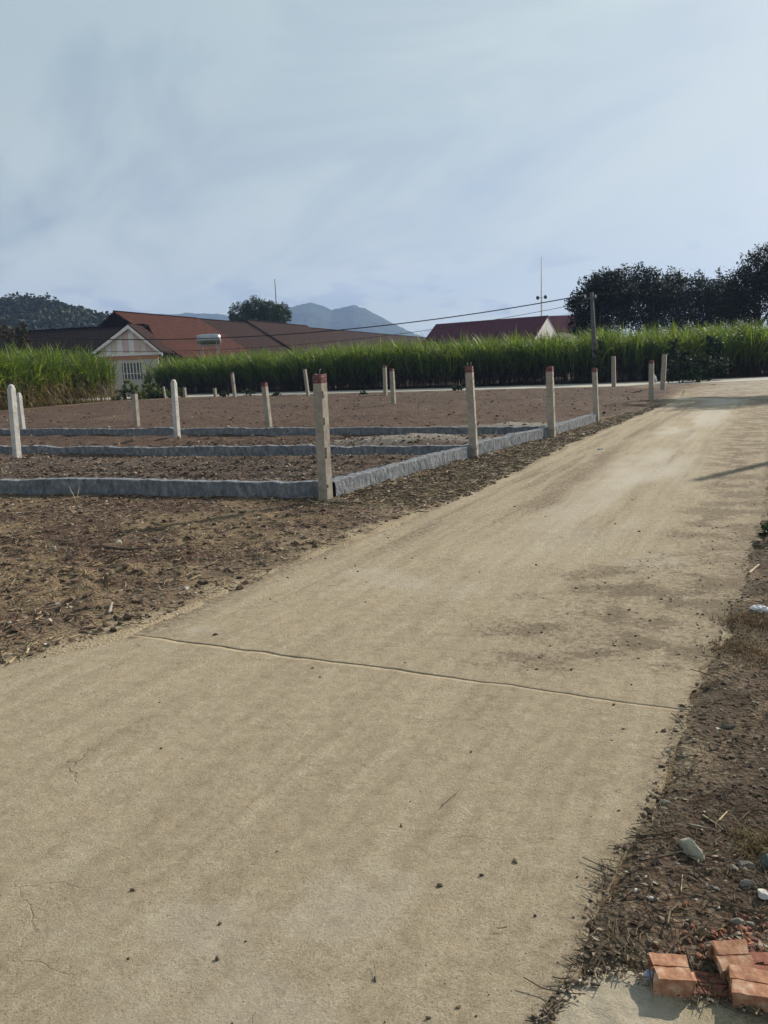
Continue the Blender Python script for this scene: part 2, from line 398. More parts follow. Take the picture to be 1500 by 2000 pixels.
def tile_material(name, c0, c1, c2, row=0.46, colw=0.40):
    """clay tiles: rows down the slope (mesh-local Y), columns along the ridge (mesh-local X)"""
    m, nt, N, L = new_mat(name)
    out = N('ShaderNodeOutputMaterial'); p = N('ShaderNodeBsdfPrincipled'); tc = N('ShaderNodeTexCoord')
    uv = N('ShaderNodeAttribute'); uv.attribute_name = 'tint'
    br = N('ShaderNodeTexBrick'); br.offset = 0.5; br.inputs['Scale'].default_value = 1.0
    br.inputs['Brick Width'].default_value = colw; br.inputs['Row Height'].default_value = row; br.inputs['Mortar Size'].default_value = 0.055; br.inputs['Mortar Smooth'].default_value = 0.4
    br.inputs['Color1'].default_value = (*c0, 1); br.inputs['Color2'].default_value = (*c1, 1); br.inputs['Mortar'].default_value = (c0[0] * 0.35, c0[1] * 0.35, c0[2] * 0.35, 1)
    L(uv.outputs['Vector'], br.inputs['Vector'])
    n = N('ShaderNodeTexNoise'); n.inputs['Scale'].default_value = 0.9; n.inputs['Detail'].default_value = 8; n.inputs['Roughness'].default_value = 0.7; L(uv.outputs['Vector'], n.inputs['Vector'])
    mr = N('ShaderNodeMapRange'); mr.inputs['From Min'].default_value = 0.46; mr.inputs['From Max'].default_value = 0.70; mr.inputs['To Max'].default_value = 0.7; L(n.outputs['Fac'], mr.inputs['Value'])
    mm = N('ShaderNodeMix'); mm.data_type = 'RGBA'; L(mr.outputs[0], mm.inputs['Factor']); L(br.outputs['Color'], mm.inputs['A']); mm.inputs['B'].default_value = (*c2, 1)
    L(mm.outputs['Result'], p.inputs['Base Color']); p.inputs['Roughness'].default_value = 0.95; p.inputs['Specular IOR Level'].default_value = 0.08
    b = N('ShaderNodeBump'); b.inputs['Strength'].default_value = 0.8; b.inputs['Distance'].default_value = 0.05; b.invert = True; L(br.outputs['Fac'], b.inputs['Height']); L(b.outputs[0], p.inputs['Normal'])
    L(p.outputs[0], out.inputs['Surface'])
    return m

MAT = dict(
    soil=ground_material(),
    road=road_material('dusty_concrete', (0.270, 0.220, 0.150), (0.380, 0.316, 0.220), (0.465, 0.398, 0.288)),
    main_road=road_material('pale_road', (0.40, 0.37, 0.31), (0.48, 0.45, 0.39), (0.55, 0.52, 0.46)),
    apron=road_material('old_concrete', (0.28, 0.225, 0.14), (0.40, 0.335, 0.215), (0.50, 0.43, 0.31)),
    beam=simple('cement', [(0.10, 0.108, 0.125), (0.185, 0.195, 0.212), (0.33, 0.335, 0.34)], 14, 0.95, 0.8, 30, 0.02, spec=0.1, stretch=(1, 1, 0.6)),
    post=simple('post_concrete', [(0.22, 0.19, 0.155), (0.36, 0.32, 0.265), (0.44, 0.40, 0.34)], 9, 0.9, 0.5, 60, 0.006),
    post_white=simple('white_post_concrete', [(0.36, 0.35, 0.33), (0.56, 0.54, 0.50), (0.66, 0.64, 0.60)], 8, 0.85, 0.4, 50, 0.006),
    red_paint=simple('red_paint', [(0.095, 0.024, 0.034), (0.14, 0.036, 0.046), (0.28, 0.22, 0.18)], 24, 0.7, 0.4, 80, 0.004),
    black_paint=simple('black_paint', [(0.03, 0.03, 0.03), (0.09, 0.085, 0.08)], 20, 0.8, 0.3, 80, 0.004),
    steel=simple('steel', [(0.22, 0.22, 0.23), (0.36, 0.36, 0.36)], 8, 0.5, 0, metallic=0.6),
    stainless=simple('stainless', [(0.34, 0.35, 0.37), (0.46, 0.46, 0.47)], 2, 0.4, 0.1, 6, 0.02, metallic=0.9),
    stones=tinted('stone', 0.9, noise=0.3, noise_scale=60),
    litter=tinted('dry_litter', 0.85, 0.1, noise=0.2, noise_scale=40),
    cane=tinted('cane_leaf', 0.5, 0.5, spec=0.4, noise=0.25, noise_scale=6),
    leaves=tinted('tree_leaf', 0.6, 0.12, spec=0.2, noise=0.3, noise_scale=2),
    far_leaves=tinted('far_leaf', 0.8, 0.0, noise=0.3, noise_scale=0.3),
    bark=simple('bark', [(0.05, 0.04, 0.03), (0.12, 0.10, 0.08)], 10, 0.95, 0.6, 30, 0.03, stretch=(1, 1, 0.25)),
    pole=simple('pole_concrete', [(0.07, 0.07, 0.07), (0.13, 0.13, 0.125)], 6, 0.9, 0.3, 30, 0.01),
    cable=simple('cable', [(0.02, 0.02, 0.022), (0.035, 0.035, 0.04)], 4, 0.6, 0),
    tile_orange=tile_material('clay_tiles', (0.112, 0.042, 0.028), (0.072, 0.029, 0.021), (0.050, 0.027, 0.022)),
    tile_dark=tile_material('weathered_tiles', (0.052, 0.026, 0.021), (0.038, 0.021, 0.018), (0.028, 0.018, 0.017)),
    tile_black=tile_material('shaded_tiles', (0.030, 0.020, 0.018), (0.022, 0.017, 0.016), (0.018, 0.015, 0.015)),  # near-black tile colour, shade of the camera-facing slopes painted in
    red_sheet=simple('red_sheet', [(0.075, 0.018, 0.030), (0.100, 0.024, 0.036)], 1.5, 0.8, 0.0, spec=0.1),
    wall_cream=simple('cream_wall', [(0.48, 0.44, 0.36), (0.62, 0.58, 0.48)], 1.2, 0.9, 0.2, 10, 0.01),
    panel_pale=simple('pale_panel', [(0.70, 0.67, 0.65), (0.80, 0.77, 0.75)], 2, 0.8, 0.1, 10, 0.01),
    panel_pink=simple('pink_panel', [(0.60, 0.44, 0.42), (0.70, 0.53, 0.50)], 2, 0.8, 0.1, 10, 0.01),
    panel_tan=simple('tan_panel', [(0.60, 0.53, 0.43), (0.70, 0.62, 0.51)], 2, 0.8, 0.1, 10, 0.01),
    white_trim=simple('white_trim', [(0.70, 0.66, 0.61), (0.82, 0.78, 0.74)], 3, 0.7, 0),
    orange_trim=simple('orange_trim', [(0.42, 0.20, 0.11), (0.52, 0.27, 0.16)], 3, 0.8, 0),
    glass=simple('dark_glass', [(0.03, 0.035, 0.04), (0.05, 0.055, 0.06)], 1, 0.15, 0, spec=0.5),
    brick=simple('fired_clay', [(0.20, 0.09, 0.055), (0.39, 0.195, 0.115), (0.53, 0.40, 0.29)], 34, 0.9, 0.5, 90, 0.003),
    brick_red=simple('red_fired_clay', [(0.15, 0.055, 0.038), (0.23, 0.088, 0.058), (0.34, 0.18, 0.12)], 14, 0.9, 0.5, 90, 0.003),
    hill=simple('hill_earth', [(0.020, 0.034, 0.020), (0.040, 0.055, 0.032)], 0.05, 1.0, 0, spec=0.05),
    mountain=simple('mountain_forest', [(0.022, 0.040, 0.024), (0.050, 0.070, 0.042)], 0.02, 1.0, 0, spec=0.05),
    plastic_white=simple('white_plastic', [(0.68, 0.66, 0.65), (0.82, 0.80, 0.79)], 10, 0.5, 0.2, 20, 0.01),
    plastic_blue=simple('blue_plastic', [(0.30, 0.34, 0.52), (0.55, 0.57, 0.66)], 30, 0.45, 0.2, 30, 0.004),
    rock_pale=simple('pale_rock', [(0.24, 0.215, 0.165), (0.36, 0.33, 0.255), (0.44, 0.40, 0.31)], 14, 0.95, 0.6, 60, 0.008),
    rock_grey=simple('grey_rock', [(0.11, 0.10, 0.088), (0.19, 0.175, 0.15), (0.27, 0.25, 0.215)], 14, 0.9, 0.5, 60, 0.006),
    rock_white=simple('white_rock', [(0.42, 0.40, 0.36), (0.60, 0.57, 0.52)], 20, 0.85, 0.4, 60, 0.004),
    rock_green=simple('green_rock', [(0.055, 0.07, 0.062), (0.12, 0.135, 0.12)], 14, 0.85, 0.4, 60, 0.006),
    straw=simple('straw', [(0.34, 0.26, 0.15), (0.52, 0.43, 0.28)], 20, 0.8, 0.2, 80, 0.003),
    dead_wood=simple('dead_wood', [(0.06, 0.045, 0.035), (0.15, 0.115, 0.085)], 30, 0.9, 0.3, 80, 0.003),
    grey_wood=simple('grey_wood', [(0.22, 0.185, 0.15), (0.36, 0.31, 0.26)], 30, 0.9, 0.3, 80, 0.003),
)

# ------------------------------------------------------------------ plan of the place (metres, camera at the origin, +Y ahead)
g2 = lambda px, py: gp(px, py)[:2]
JL, JR = g2(245, 1238), g2(1345, 1390)                         # ends of the slab joint
lane_left_near = [(-8.5, -1.6), (-4.4, 1.6), g2(0, 1300), JL]
lane_right_near = [(-1.25, -1.2), g2(1065, 2000), g2(1130, 1900), g2(1180, 1760), g2(1240, 1650), g2(1290, 1540), JR]
lane_left_far = [JL, g2(430, 1160), g2(620, 1080), g2(900, 970), g2(1150, 850), g2(1310, 785), g2(1330, 772), g2(1336, 763), (18.5, 42.5), (19, 49)]
lane_right_far = [JR, g2(1395, 1290), g2(1500, 1000), g2(1500, 1000) + np.array([4.54, 8.91]), g2(1500, 1000) + np.array([10, 19.2]), (19, 32), (25.5, 39), (34, 45), (40, 51)]
main_far = [(-120, 84), (-45, 72)] + [g2(x, y) for x, y in ((430, 769.5), (640, 764.5), (900, 757.5), (1200, 748.3), (1350, 742.5), (1500, 736.5))] + [(60, 64), (160, 90)]
main_near = [(-120, 79), (-45, 66)] + [g2(x, y) for x, y in ((430, 774), (640, 769), (900, 762.5), (1200, 755.5))] + [(22, 46), (28, 50), (36, 52.5), (60, 58), (160, 83)]
apron_edge = [g2(x, y) for x, y in ((1062, 2010), (1085, 1965), (1115, 1930), (1150, 1903), (1200, 1893), (1270, 1915), (1330, 1930), (1420, 1950), (1520, 1972), (1700, 2010), (2300, 2080))]
lane_poly = np.array([tuple(p) for p in lane_left_near[:-1] + lane_left_far] + [tuple(p) for p in (lane_right_near[:-1] + lane_right_far)[::-1]])
main_poly = np.array([tuple(p) for p in main_near] + [tuple(p) for p in main_far[::-1]])
apron_poly = np.array([tuple(p) for p in apron_edge] + [(1.9, 0.2), (0.2, 0.2)])

def poly_sd(poly, x, y):
    """signed distance, positive outside"""
    d2 = np.full(x.shape, 1e18); inside = np.zeros(x.shape, bool)
    n = len(poly)
    for i in range(n):
        a, b = poly[i], poly[(i + 1) % n]
        ex, ey = b - a
        wx, wy = x - a[0], y - a[1]
        t = np.clip((wx * ex + wy * ey) / (ex * ex + ey * ey + 1e-12), 0, 1)
        d2 = np.minimum(d2, (wx - ex * t) ** 2 + (wy - ey * t) ** 2)
        c1 = (a[1] <= y) & (b[1] > y) & (ex * wy - ey * wx > 0)
        c2 = (a[1] > y) & (b[1] <= y) & (ex * wy - ey * wx < 0)
        inside ^= c1 | c2
    d = np.sqrt(d2)
    return np.where(inside, -d, d)

P1, P2, P3, P4 = g2(637, 979), g2(925, 894), g2(1077, 853), g2(1165, 824)
BEAM_A = [P1 + np.array([0.02, 0.06]), g2(300, 972), g2(0, 969), g2(-260, 967)]
BEAM_B = [P2 + np.array([-0.02, 0.02]), g2(600, 895), g2(300, 894), g2(0, 891), g2(-260, 889)]
BEAM_C = [P3 + np.array([-0.02, 0.05]), g2(800, 854), g2(400, 854), g2(0, 853), g2(-260, 852)]
BEAM_R = [P1 + np.array([0.05, 0.02]), P2, P3, P4]
plot_poly = np.array([P1, P2, P3, P4, g2(1290, 790), g2(1330, 764), g2(1200, 758), g2(900, 765), g2(640, 771), g2(430, 776), g2(232, 785), g2(0, 806), g2(-300, 830), g2(-300, 967), g2(0, 969)])

def ground_height(x, y):
    near = (np.abs(x) < 160) & (y < 110) & (y > -5)
    h = np.zeros_like(x); sd = np.full_like(x, 50.0)
    xn, yn = x[near], y[near]
    s = np.minimum(poly_sd(lane_poly, xn, yn), np.minimum(poly_sd(main_poly, xn, yn), poly_sd(apron_poly, xn, yn)))
    sd[near] = s
    fade = 1 - smooth(45, 90, np.hypot(xn, yn))
    rag = (fbm(xn * 2.3, yn * 2.3, 5, 5, 0.6) - 0.5) * 0.45
    hh = -0.05 + 0.062 * smooth(-0.24, 0.0, s + rag * 0.75 - np.where(xn > 0.4 * yn - 0.3, 0.08, 0.0)) + 0.028 * smooth(0.1, 1.1, s)
    amp = 0.10 + 0.90 * smooth(0.0, 0.7, s)
    amp = np.where(s < -0.2, 0, amp)
    big = (fbm(xn * 0.8, yn * 0.8, 3, 11) - 0.5) * 0.12
    mid = (fbm(xn * 4.5, yn * 4.5, 4, 21) - 0.5) * 0.085
    clod = np.maximum(fbm(xn * 15, yn * 15, 3, 31) - 0.5, 0) * 0.11
    ps = poly_sd(plot_poly, xn, yn)
    inplot = smooth(0.0, -0.3, ps)
    calm = np.where(xn > 0.51 * yn - 1.5, 0.55, 1.0)             # trodden verge on the right
    lump = 0.38 + 0.62 * np.exp(-(((xn + 2.6) / 1.7) ** 2 + ((yn - 6.0) / 1.5) ** 2))
    calm = calm * np.where(xn > 0.51 * yn - 1.5, 1.0, np.where(yn < 9.5, lump, 0.5))
    hh = hh + amp * fade * ((big * 0.6 + mid + clod) * calm * (1 - 0.55 * inplot) + inplot * 0.045 * np.sin((yn * 0.97 + xn * 0.25) * 9 + 3 * fbm(xn * .5, yn * .5, 2, 77)))
    # sand heap between the second and third beam, and the trodden corner beyond
    for (px, py, rx, ry, hz) in ((800, 868, 1.3, 0.9, 0.10), (1010, 838, 0.9, 0.8, 0.07), (690, 872, 0.9, 0.5, 0.05)):
        c = g2(px, py); q = ((xn - c[0]) / rx) ** 2 + ((yn - c[1]) / ry) ** 2
        hh = hh + hz * np.exp(-q * 1.5) * (0.7 + 0.9 * fbm(xn * 3, yn * 6, 3, 91))
    h[near] = hh
    return h, sd
def gz(x, y):
    x = np.atleast_1d(np.asarray(x, float)); y = np.atleast_1d(np.asarray(y, float))
    h = ground_height(x, y)[0]
    on = poly_sd(lane_poly, x, y) < 0.0
    h = np.where(on, np.maximum(h, road_z(x, y)), h)
    return np.where(poly_sd(apron_poly, x, y) < 0.0, np.maximum(h, 0.012), h)

# ------------------------------------------------------------------ ground
def axis(lo, hi, a, b, step, grow):
    core = list(np.arange(a, b, step)); up = [core[-1]]; s = step
    while up[-1] < hi: s *= grow; up.append(up[-1] + s)
    dn = [core[0]]; s = step
    while dn[-1] > lo: s *= grow; dn.append(dn[-1] - s)
    return np.array(dn[1:][::-1] + core + up[1:])
def build_ground():
    xs = axis(-1500, 1500, -4.5, 4.5, 0.03, 1.038)
    ys = axis(-40, 2700, 1.4, 10.0, 0.03, 1.032)
    X, Y = np.meshgrid(xs, ys)
    Z, SD = ground_height(X.ravel(), Y.ravel())
    x, y = X.ravel(), Y.ravel()
    nx, ny = len(xs), len(ys)
    i = np.arange(nx * ny).reshape(ny, nx)
    f = np.stack([i[:-1, :-1], i[:-1, 1:], i[1:, 1:], i[1:, :-1]], -1).reshape(-1, 4)
    # what the soil is made of: R road dust, G grey grit or sand, B dry grass and ochre earth
    dust = smooth(0.30, -0.05, SD + (fbm(x * 3, y * 3, 4, 3) - 0.5) * 0.5)
    dust = np.maximum(dust, 0.35 * smooth(0.9, 0.0, SD + (fbm(x * 1.2, y * 1.2, 4, 8) - 0.5) * 1.2))
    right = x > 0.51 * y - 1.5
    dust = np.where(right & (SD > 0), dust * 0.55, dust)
    inplot = poly_sd(plot_poly, x, y) < 0
    och = smooth(0.40, 0.66, fbm(x * 1.3, y * 1.3, 5, 41, 0.6)) * np.where(inplot, 0.08, 0.9)
    grey = np.zeros_like(x)
    for (px, py, rx, ry) in ((800, 868, 1.9, 0.8), (1000, 838, 1.6, 1.3), (690, 872, 1.2, 0.5)):
        c = g2(px, py); q = ((x - c[0]) / rx) ** 2 + ((y - c[1]) / ry) ** 2
        grey = np.maximum(grey, 0.85 * np.clip(1.25 * np.exp(-q) - 0.9 * (fbm(x * 2, y * 4, 3, 55) - 0.35), 0, 1))
    rows = inplot & (y < 16.0) & (x < 2.0)
    grey = np.maximum(grey, np.where(rows, 0.32 * fbm(x * 2, y * 2, 3, 59), 0))
    och = np.where(right & (y < 14), och * 0.25, och)
    ochr = np.exp(-(((x - g2(1450, 1230)[0]) / 0.35) ** 2 + ((y - g2(1450, 1230)[1]) / 0.5) ** 2))
    och = np.maximum(och, ochr)
    rowtone = np.where(inplot, 0.62 + 0.55 * fbm(x * 0.45, y * 1.4, 5, 58, 0.62), 1.0)
    soil_tone = rowtone * np.where(right & (y < 14) & (SD > -0.3), 0.54 + 0.5 * smooth(0.45, 0.72, fbm(x * 3.5, y * 3.5, 5, 57, 0.62)), 1.0)  # scales the soil colour: right verge darker in patches, plot in bands
    col = np.stack([np.clip(dust, 0, 1), np.clip(grey, 0, 1), np.clip(och, 0, 1), soil_tone], 1)
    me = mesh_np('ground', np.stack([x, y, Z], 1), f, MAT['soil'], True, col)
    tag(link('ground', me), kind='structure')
build_ground()

def loft(name, A, B, na, nb, mat, zf, attr, rag=0.0, skirt=0.07, gap=None, ragf=3):
    """sheet between polylines A and B with sides going down"""
    a = resample(A, na); b = resample(B, na)
    t = np.linspace(0, 1, nb)
    P = a[:, None] * (1 - t)[None, :, None] + b[:, None] * t[None, :, None]
    if rag:
        n0 = (fbm(a[:, 0] * ragf, a[:, 1] * ragf, 5, 13, 0.6) - 0.5) * rag; n1 = (fbm(b[:, 0] * ragf, b[:, 1] * ragf, 5, 14, 0.6) - 0.5) * rag
        dirv = (b - a) / np.linalg.norm(b - a, axis=1)[:, None]
        w0 = np.clip(1 - t * 6, 0, 1); w1 = np.clip(1 - (1 - t) * 6, 0, 1)
        P = P + dirv[:, None] * (n0[:, None] * w0[None] + n1[:, None] * w1[None])[:, :, None]
    if gap is not None:
        P = gap(P)
    x, y = P[..., 0].ravel(), P[..., 1].ravel()
    z = zf(x, y)
    v = np.stack([x, y, z], 1)
    i = np.arange(na * nb).reshape(na, nb)
    f = np.stack([i[:-1, :-1], i[:-1, 1:], i[1:, 1:], i[1:, :-1]], -1).reshape(-1, 4)
    rim = np.concatenate([i[0, :], i[1:, -1], i[-1, -2::-1], i[-2:0:-1, 0]])
    low = v[rim].copy(); low[:, 2] -= skirt
    k = len(rim); j = np.arange(k) + len(v); jn = np.roll(j, -1); rn = np.roll(rim, -1)
    sf = np.stack([rim, j, jn, rn], 1)
    col = attr(x, y)
    vv = np.concatenate([v, low]); cc = np.concatenate([col, col[rim]])
    e1 = P[0, -1] - P[0, 0]; e2 = P[-1, 0] - P[0, 0]
    if e1[0] * e2[1] - e1[1] * e2[0] < 0: f = f[:, ::-1]; sf = sf[:, ::-1]
    return mesh_np(name, vv, [np.concatenate([f, sf])], mat, True, cc)

def road_z(x, y):
    return 0.004 + (fbm(x * 0.9, y * 0.9, 3, 61) - 0.5) * 0.012 + (fbm(x * 7, y * 7, 3, 63) - 0.5) * 0.006
def lane_attr(x, y):
    sd = -poly_sd(lane_poly, x, y)                       # distance in from the edge
    ll = poly_sd(np.array([tuple(p) for p in lane_left_far[:6]] + [(-60, 40), (-60, 0)]), x, y)
    ca, sa = math.cos(ROAD_DIR), math.sin(ROAD_DIR)
    u = x * ca - y * sa; w = x * sa + y * ca
    rr_ = 2.95 - ll                                       # distance in from the right edge of the straight lane
    wob = fbm(x * 1.7, y * 1.7, 4, 72)
    soil = np.where(y > 4.3, 0.60, 0.40) * smooth(0.03 + np.where(y > 4.3, 0.45, 0.20) * wob, 0.0, sd)                                    # spill along both edges
    far = smooth(4.6, 7.5, y)
    streak = smooth(0.42, 0.72, fbm(u * 9, w * 0.5, 5, 71, 0.62))
    band = smooth(0.05, 0.35, ll) * smooth(1.55, 0.75, ll + 0.5 * (fbm(u, w * 0.3, 3, 74) - 0.5))
    soil = np.maximum(soil, far * band * (0.20 + 0.42 * streak))
    core = np.exp(-((ll - 0.98 - 0.25 * (wob - 0.5)) / 0.22) ** 2) * smooth(6.5, 8.5, y) * smooth(17, 12, y)
    soil = np.maximum(soil, 0.72 * core * (0.5 + 0.8 * fbm(u * 4, w * 1.2, 4, 78)))
    # earth carried on to the slab from the right verge
    zone = smooth(1.55, 0.25, rr_ + 0.9 * (wob - 0.5)) * smooth(3.25, 3.9, y) * smooth(6.6, 5.0, y)
    pat = smooth(0.40, 0.62, fbm(x * 4.5, y * 4.5, 5, 73, 0.6))
    soil = np.maximum(soil, zone * (0.34 + 0.55 * pat))
    zone2 = smooth(0.85, 0.1, rr_ + 0.6 * (wob - 0.5)) * smooth(5.0, 6.0, y)
    soil = np.maximum(soil, zone2 * (0.30 + 0.45 * pat))
    zone3 = smooth(0.16, 0.0, sd + 0.25 * (wob - 0.5)) * smooth(2.6, 1.9, y)
    soil = np.maximum(soil, 0.35 * zone3)
    tr2 = np.exp(-((ll - 1.95) / 0.16) ** 2) + np.exp(-((ll - 2.35) / 0.12) ** 2)
    soil = np.maximum(soil, 0.42 * far * tr2 * (0.35 + 0.65 * streak))
    soil = np.maximum(soil, 0.22 * smooth(0.56, 0.72, fbm(x * 2.2, y * 2.2, 5, 76, 0.6)))
    pale = 0.95 * smooth(4.6, 10, y) * smooth(1.0, 1.7, ll + 0.6 * (wob - 0.5)) * smooth(0.35, 1.0, rr_) * smooth(0.22, 0.5, fbm(u * 1.6, w * 0.35, 3, 79))
    pale = np.maximum(pale, 0.75 * smooth(22, 36, y) * smooth(0.3, 1.2, sd))
    pale = np.maximum(pale, 0.35 * smooth(0.62, 0.75, fbm(x * 1.6 + 9, y * 1.6, 5, 70, 0.6)) * (y < 6))
    return np.stack([np.clip(soil, 0, 1), np.clip(pale, 0, 1), 0 * x], 1)
def joint_gap(side):
    d = (JR - JL) / np.linalg.norm(JR - JL); nrm = np.array([-d[1], d[0]])
    if nrm[1] < 0: nrm = -nrm
    def g(P):
        rel = P - JL; along = rel @ d; off = rel @ nrm
        wob = (fbm(along * 5, along * 0 + 3.7, 4, 81) - 0.5) * 0.045
        edge = (fbm(along * 30, along * 0 + 1.3 + side, 3, 82) - 0.5) * 0.008
        w = np.clip(1 - np.abs(off) / 0.5, 0, 1)
        half = 0.0042 * smooth(0.05, 0.5, along) * (1 - 0.97 * smooth(1.8, 2.5, along)) * (0.5 + fbm(along * 3, along * 0, 2, 83))
        return P + nrm * ((wob + side * (half + np.abs(edge))) * w)[..., None]
    return g
road = tag(link('road', None), kind='structure')
near_slab = loft('concrete_slab', lane_left_near, lane_right_near, 230, 170, MAT['road'], road_z, lane_attr, rag=0.09, gap=joint_gap(-1))
o = link('concrete_slab', near_slab, road); o['label'] = 'near concrete slab of the lane'
def stations(A, n, p=1.8):
    s = resample(A, 4000); k = (np.linspace(0, 1, n) ** p * 3999).astype(int); return s[np.unique(k)]
def loft_far():
    A = resample(lane_left_far, 3000); B = resample(lane_right_far, 3000)
    k = np.unique((np.linspace(0, 1, 640) ** 1.5 * 2999).astype(int))
    global resample_bak
    return A[k], B[k]
def loft_pts(name, a, b, nb, mat, zf, attr, rag, gap=None):
    global resample
    keep = resample
    resample = lambda pts, n: np.asarray(pts, float)
    try: return loft(name, a, b, len(a), nb, mat, zf, attr, rag=rag, gap=gap)
    finally: resample = keep
fa, fb = loft_far()
o = link('concrete_slab', loft_pts('concrete_slab', fa, fb, 150, MAT['road'], road_z, lane_attr, 0.26, joint_gap(1)), road); o['label'] = 'far concrete slab of the lane running to the junction'
mn = loft('main_road', main_near, main_far, 260, 14, MAT['main_road'], lambda x, y: 0.022 + (fbm(x * 0.7, y * 0.7, 3, 65) - 0.5) * 0.012, lambda x, y: np.stack([0.25 * smooth(0.45, 0.7, fbm(x * 0.8, y * 0.8, 4, 66)), 0 * x, 0 * x], 1))
tag(link('main_road', mn), kind='structure')
ap = loft('concrete_apron', apron_edge, [tuple(np.array(p) * [1, 0.0] + [0, 0.25]) for p in apron_edge], 320, 110, MAT['apron'],
          lambda x, y: 0.010 + (fbm(x * 2.5, y * 2.5, 3, 67) - 0.5) * 0.02 + (fbm(x * 18, y * 18, 4, 68) - 0.5) * 0.014,
          lambda x, y: np.stack([0.35 * smooth(0.80, 0.95, x + 0.25 * fbm(x * 9, y * 9, 4, 69)), 0.6 * smooth(0.80, 0.62, x + 0.2 * (fbm(x * 9, y * 9, 4, 70) - 0.5)), 0 * x], 1), rag=0.075, skirt=0.08, ragf=8)
tag(link('concrete_apron', ap), kind='structure')

# ------------------------------------------------------------------ hills
def hill_mesh(name, cx, cy, profile, depth, nx, ny, mat, rough, label_kind='structure', seed=5):
    """profile: list of (x, height) along the ridge"""
    px = np.array([p[0] for p in profile]); pz = np.array([p[1] for p in profile])
    xs = np.linspace(px[0], px[-1], nx); ys = np.linspace(-depth, depth, ny)
    X, Y = np.meshgrid(xs, ys)
    H = np.interp(X, px, pz) * np.clip(1 - (np.abs(Y) / depth) ** 1.5, 0, 1)
    ridg = np.abs(fbm(X / depth * 2.6, Y / depth * 2.6, 5, seed) - 0.5)
    H = H * (1 + 0.35 * (0.12 - ridg) * (np.abs(Y) / depth * 2.2).clip(0, 1)) + rough * (fbm(X / 14, Y / 14, 4, seed + 3) - 0.5) * (H > 1)
    H = np.maximum(H, 0) - 0.3
    i = np.arange(nx * ny).reshape(ny, nx)
    f = np.stack([i[:-1, :-1], i[:-1, 1:], i[1:, 1:], i[1:, :-1]], -1).reshape(-1, 4)
    me = mesh_np(name, np.stack([X.ravel() + cx, Y.ravel() + cy, H.ravel()], 1), f, mat, True)
    tag(link(name, me), kind='structure')
    return lambda x, y: np.interp(x - cx, px, pz) * np.clip(1 - (np.abs(y - cy) / depth) ** 1.5, 0, 1)
def prof(pts, d):
    return [(at(px, py, d)[0], at(px, py, d)[2]) for px, py in pts]
hill_mesh('mountain', 0, 2150, prof([(380, 735), (450, 690), (500, 640), (545, 608), (570, 599), (607, 591), (632, 598), (648, 606), (668, 601), (690, 596), (708, 600), (730, 612), (760, 628), (800, 648), (850, 668), (920, 705), (1000, 730)], 2150), 330, 260, 90, MAT['mountain'], 9, seed=9)
hill_mesh('distant_mountain', 0, 2480, prof([(-60, 650), (120, 630), (230, 618), (300, 613), (360, 611), (420, 613), (480, 620), (560, 645), (640, 720)], 2480), 150, 120, 40, MAT['mountain'], 8, seed=19)
HILL_D = 330
hill_h = hill_mesh('wooded_hill', 0, HILL_D, prof([(-500, 650), (-250, 620), (-80, 607), (0, 603), (60, 600), (100, 603), (150, 616), (200, 632), (250, 652), (320, 692), (390, 735)], HILL_D), 75, 120, 60, MAT['hill'], 2, seed=29)

# ------------------------------------------------------------------ foliage builders
def leaf_quads(c, size, r, tilt=math.pi, aspect=0.5):
    """n leaf-shaped quads (diamond folded along the midrib)"""
    n = len(c); R = rand_rot(n, tilt, r)
    base = np.array([[-1, 0, 0], [0, -aspect, 0.12], [1, 0, 0], [0, aspect, 0.12]])
    v = np.einsum('nij,kj->nki', R, base) * size[:, None, None] + c[:, None]
    f = np.arange(n * 4).reshape(n, 4)
    return v.reshape(-1, 3), f
def crown(name, lobes, n, size, mat, cols, parent=None, r=None, label=None, shell=0.55, squash=1.0):
    r = r or rng
    lob = np.array(lobes, float)
    wgt = (lob[:, 3] ** 2); wgt /= wgt.sum()
    k = r.choice(len(lob), n, p=wgt)
    # leaves gather in small clumps spread through each lobe
    ncl = max(6, n // 26)
    kc = r.choice(len(lob), ncl, p=wgt)
    d = r.normal(size=(ncl, 3)); d /= np.linalg.norm(d, axis=1)[:, None]
    rad = (shell + (1 - shell) * r.random(ncl) ** 0.5) * (0.78 + 0.42 * r.random(ncl))
    cc = lob[kc, :3] + d * (rad * lob[kc, 3])[:, None] * np.array([1, 1, squash])
    pick = r.integers(0, ncl, n)
    p = cc[pick] + r.normal(size=(n, 3)) * (0.13 * lob[kc[pick], 3])[:, None]
    sz = size * r.uniform(0.6, 1.35, n)
    v, f = leaf_quads(p, sz, r)
    ctab = np.array(cols); base = ctab[r.integers(0, len(ctab), ncl)][pick] * r.uniform(0.65, 1.35, (n, 1))
    return link(name, mesh_np(name, v, f, mat, False, np.repeat(base, 4, 0)), parent)
def limbs(root, targets, r0, mat, parent, r):
    """trunk with limbs to the lobes, one tapered mesh"""
    m = MB()
    h = min(t[2] for t in targets) * 0.75 if targets else 2
    top = np.array([0.1, 0.05, h])
    def add(path, rr):
        v, f, t = tube(path, rr, 7); n0 = m.n
        m.v.append(v); m.f.setdefault(4, []).append(f + n0); m.f.setdefault(3, []).append(t + n0); m.n += len(v)
    add([np.array([0, 0, -0.2]), np.array([0.05, 0, h * 0.5]), top], [r0 * 1.25, r0, r0 * 0.8])
    for t in targets:
        t = np.array(t[:3], float); midp = (top + t) / 2 + r.normal(size=3) * 0.25
        add([top - [0, 0, 0.15], midp, t], [r0 * 0.6, r0 * 0.4, r0 * 0.15])
    return m.build('trunk', mat, parent, True)
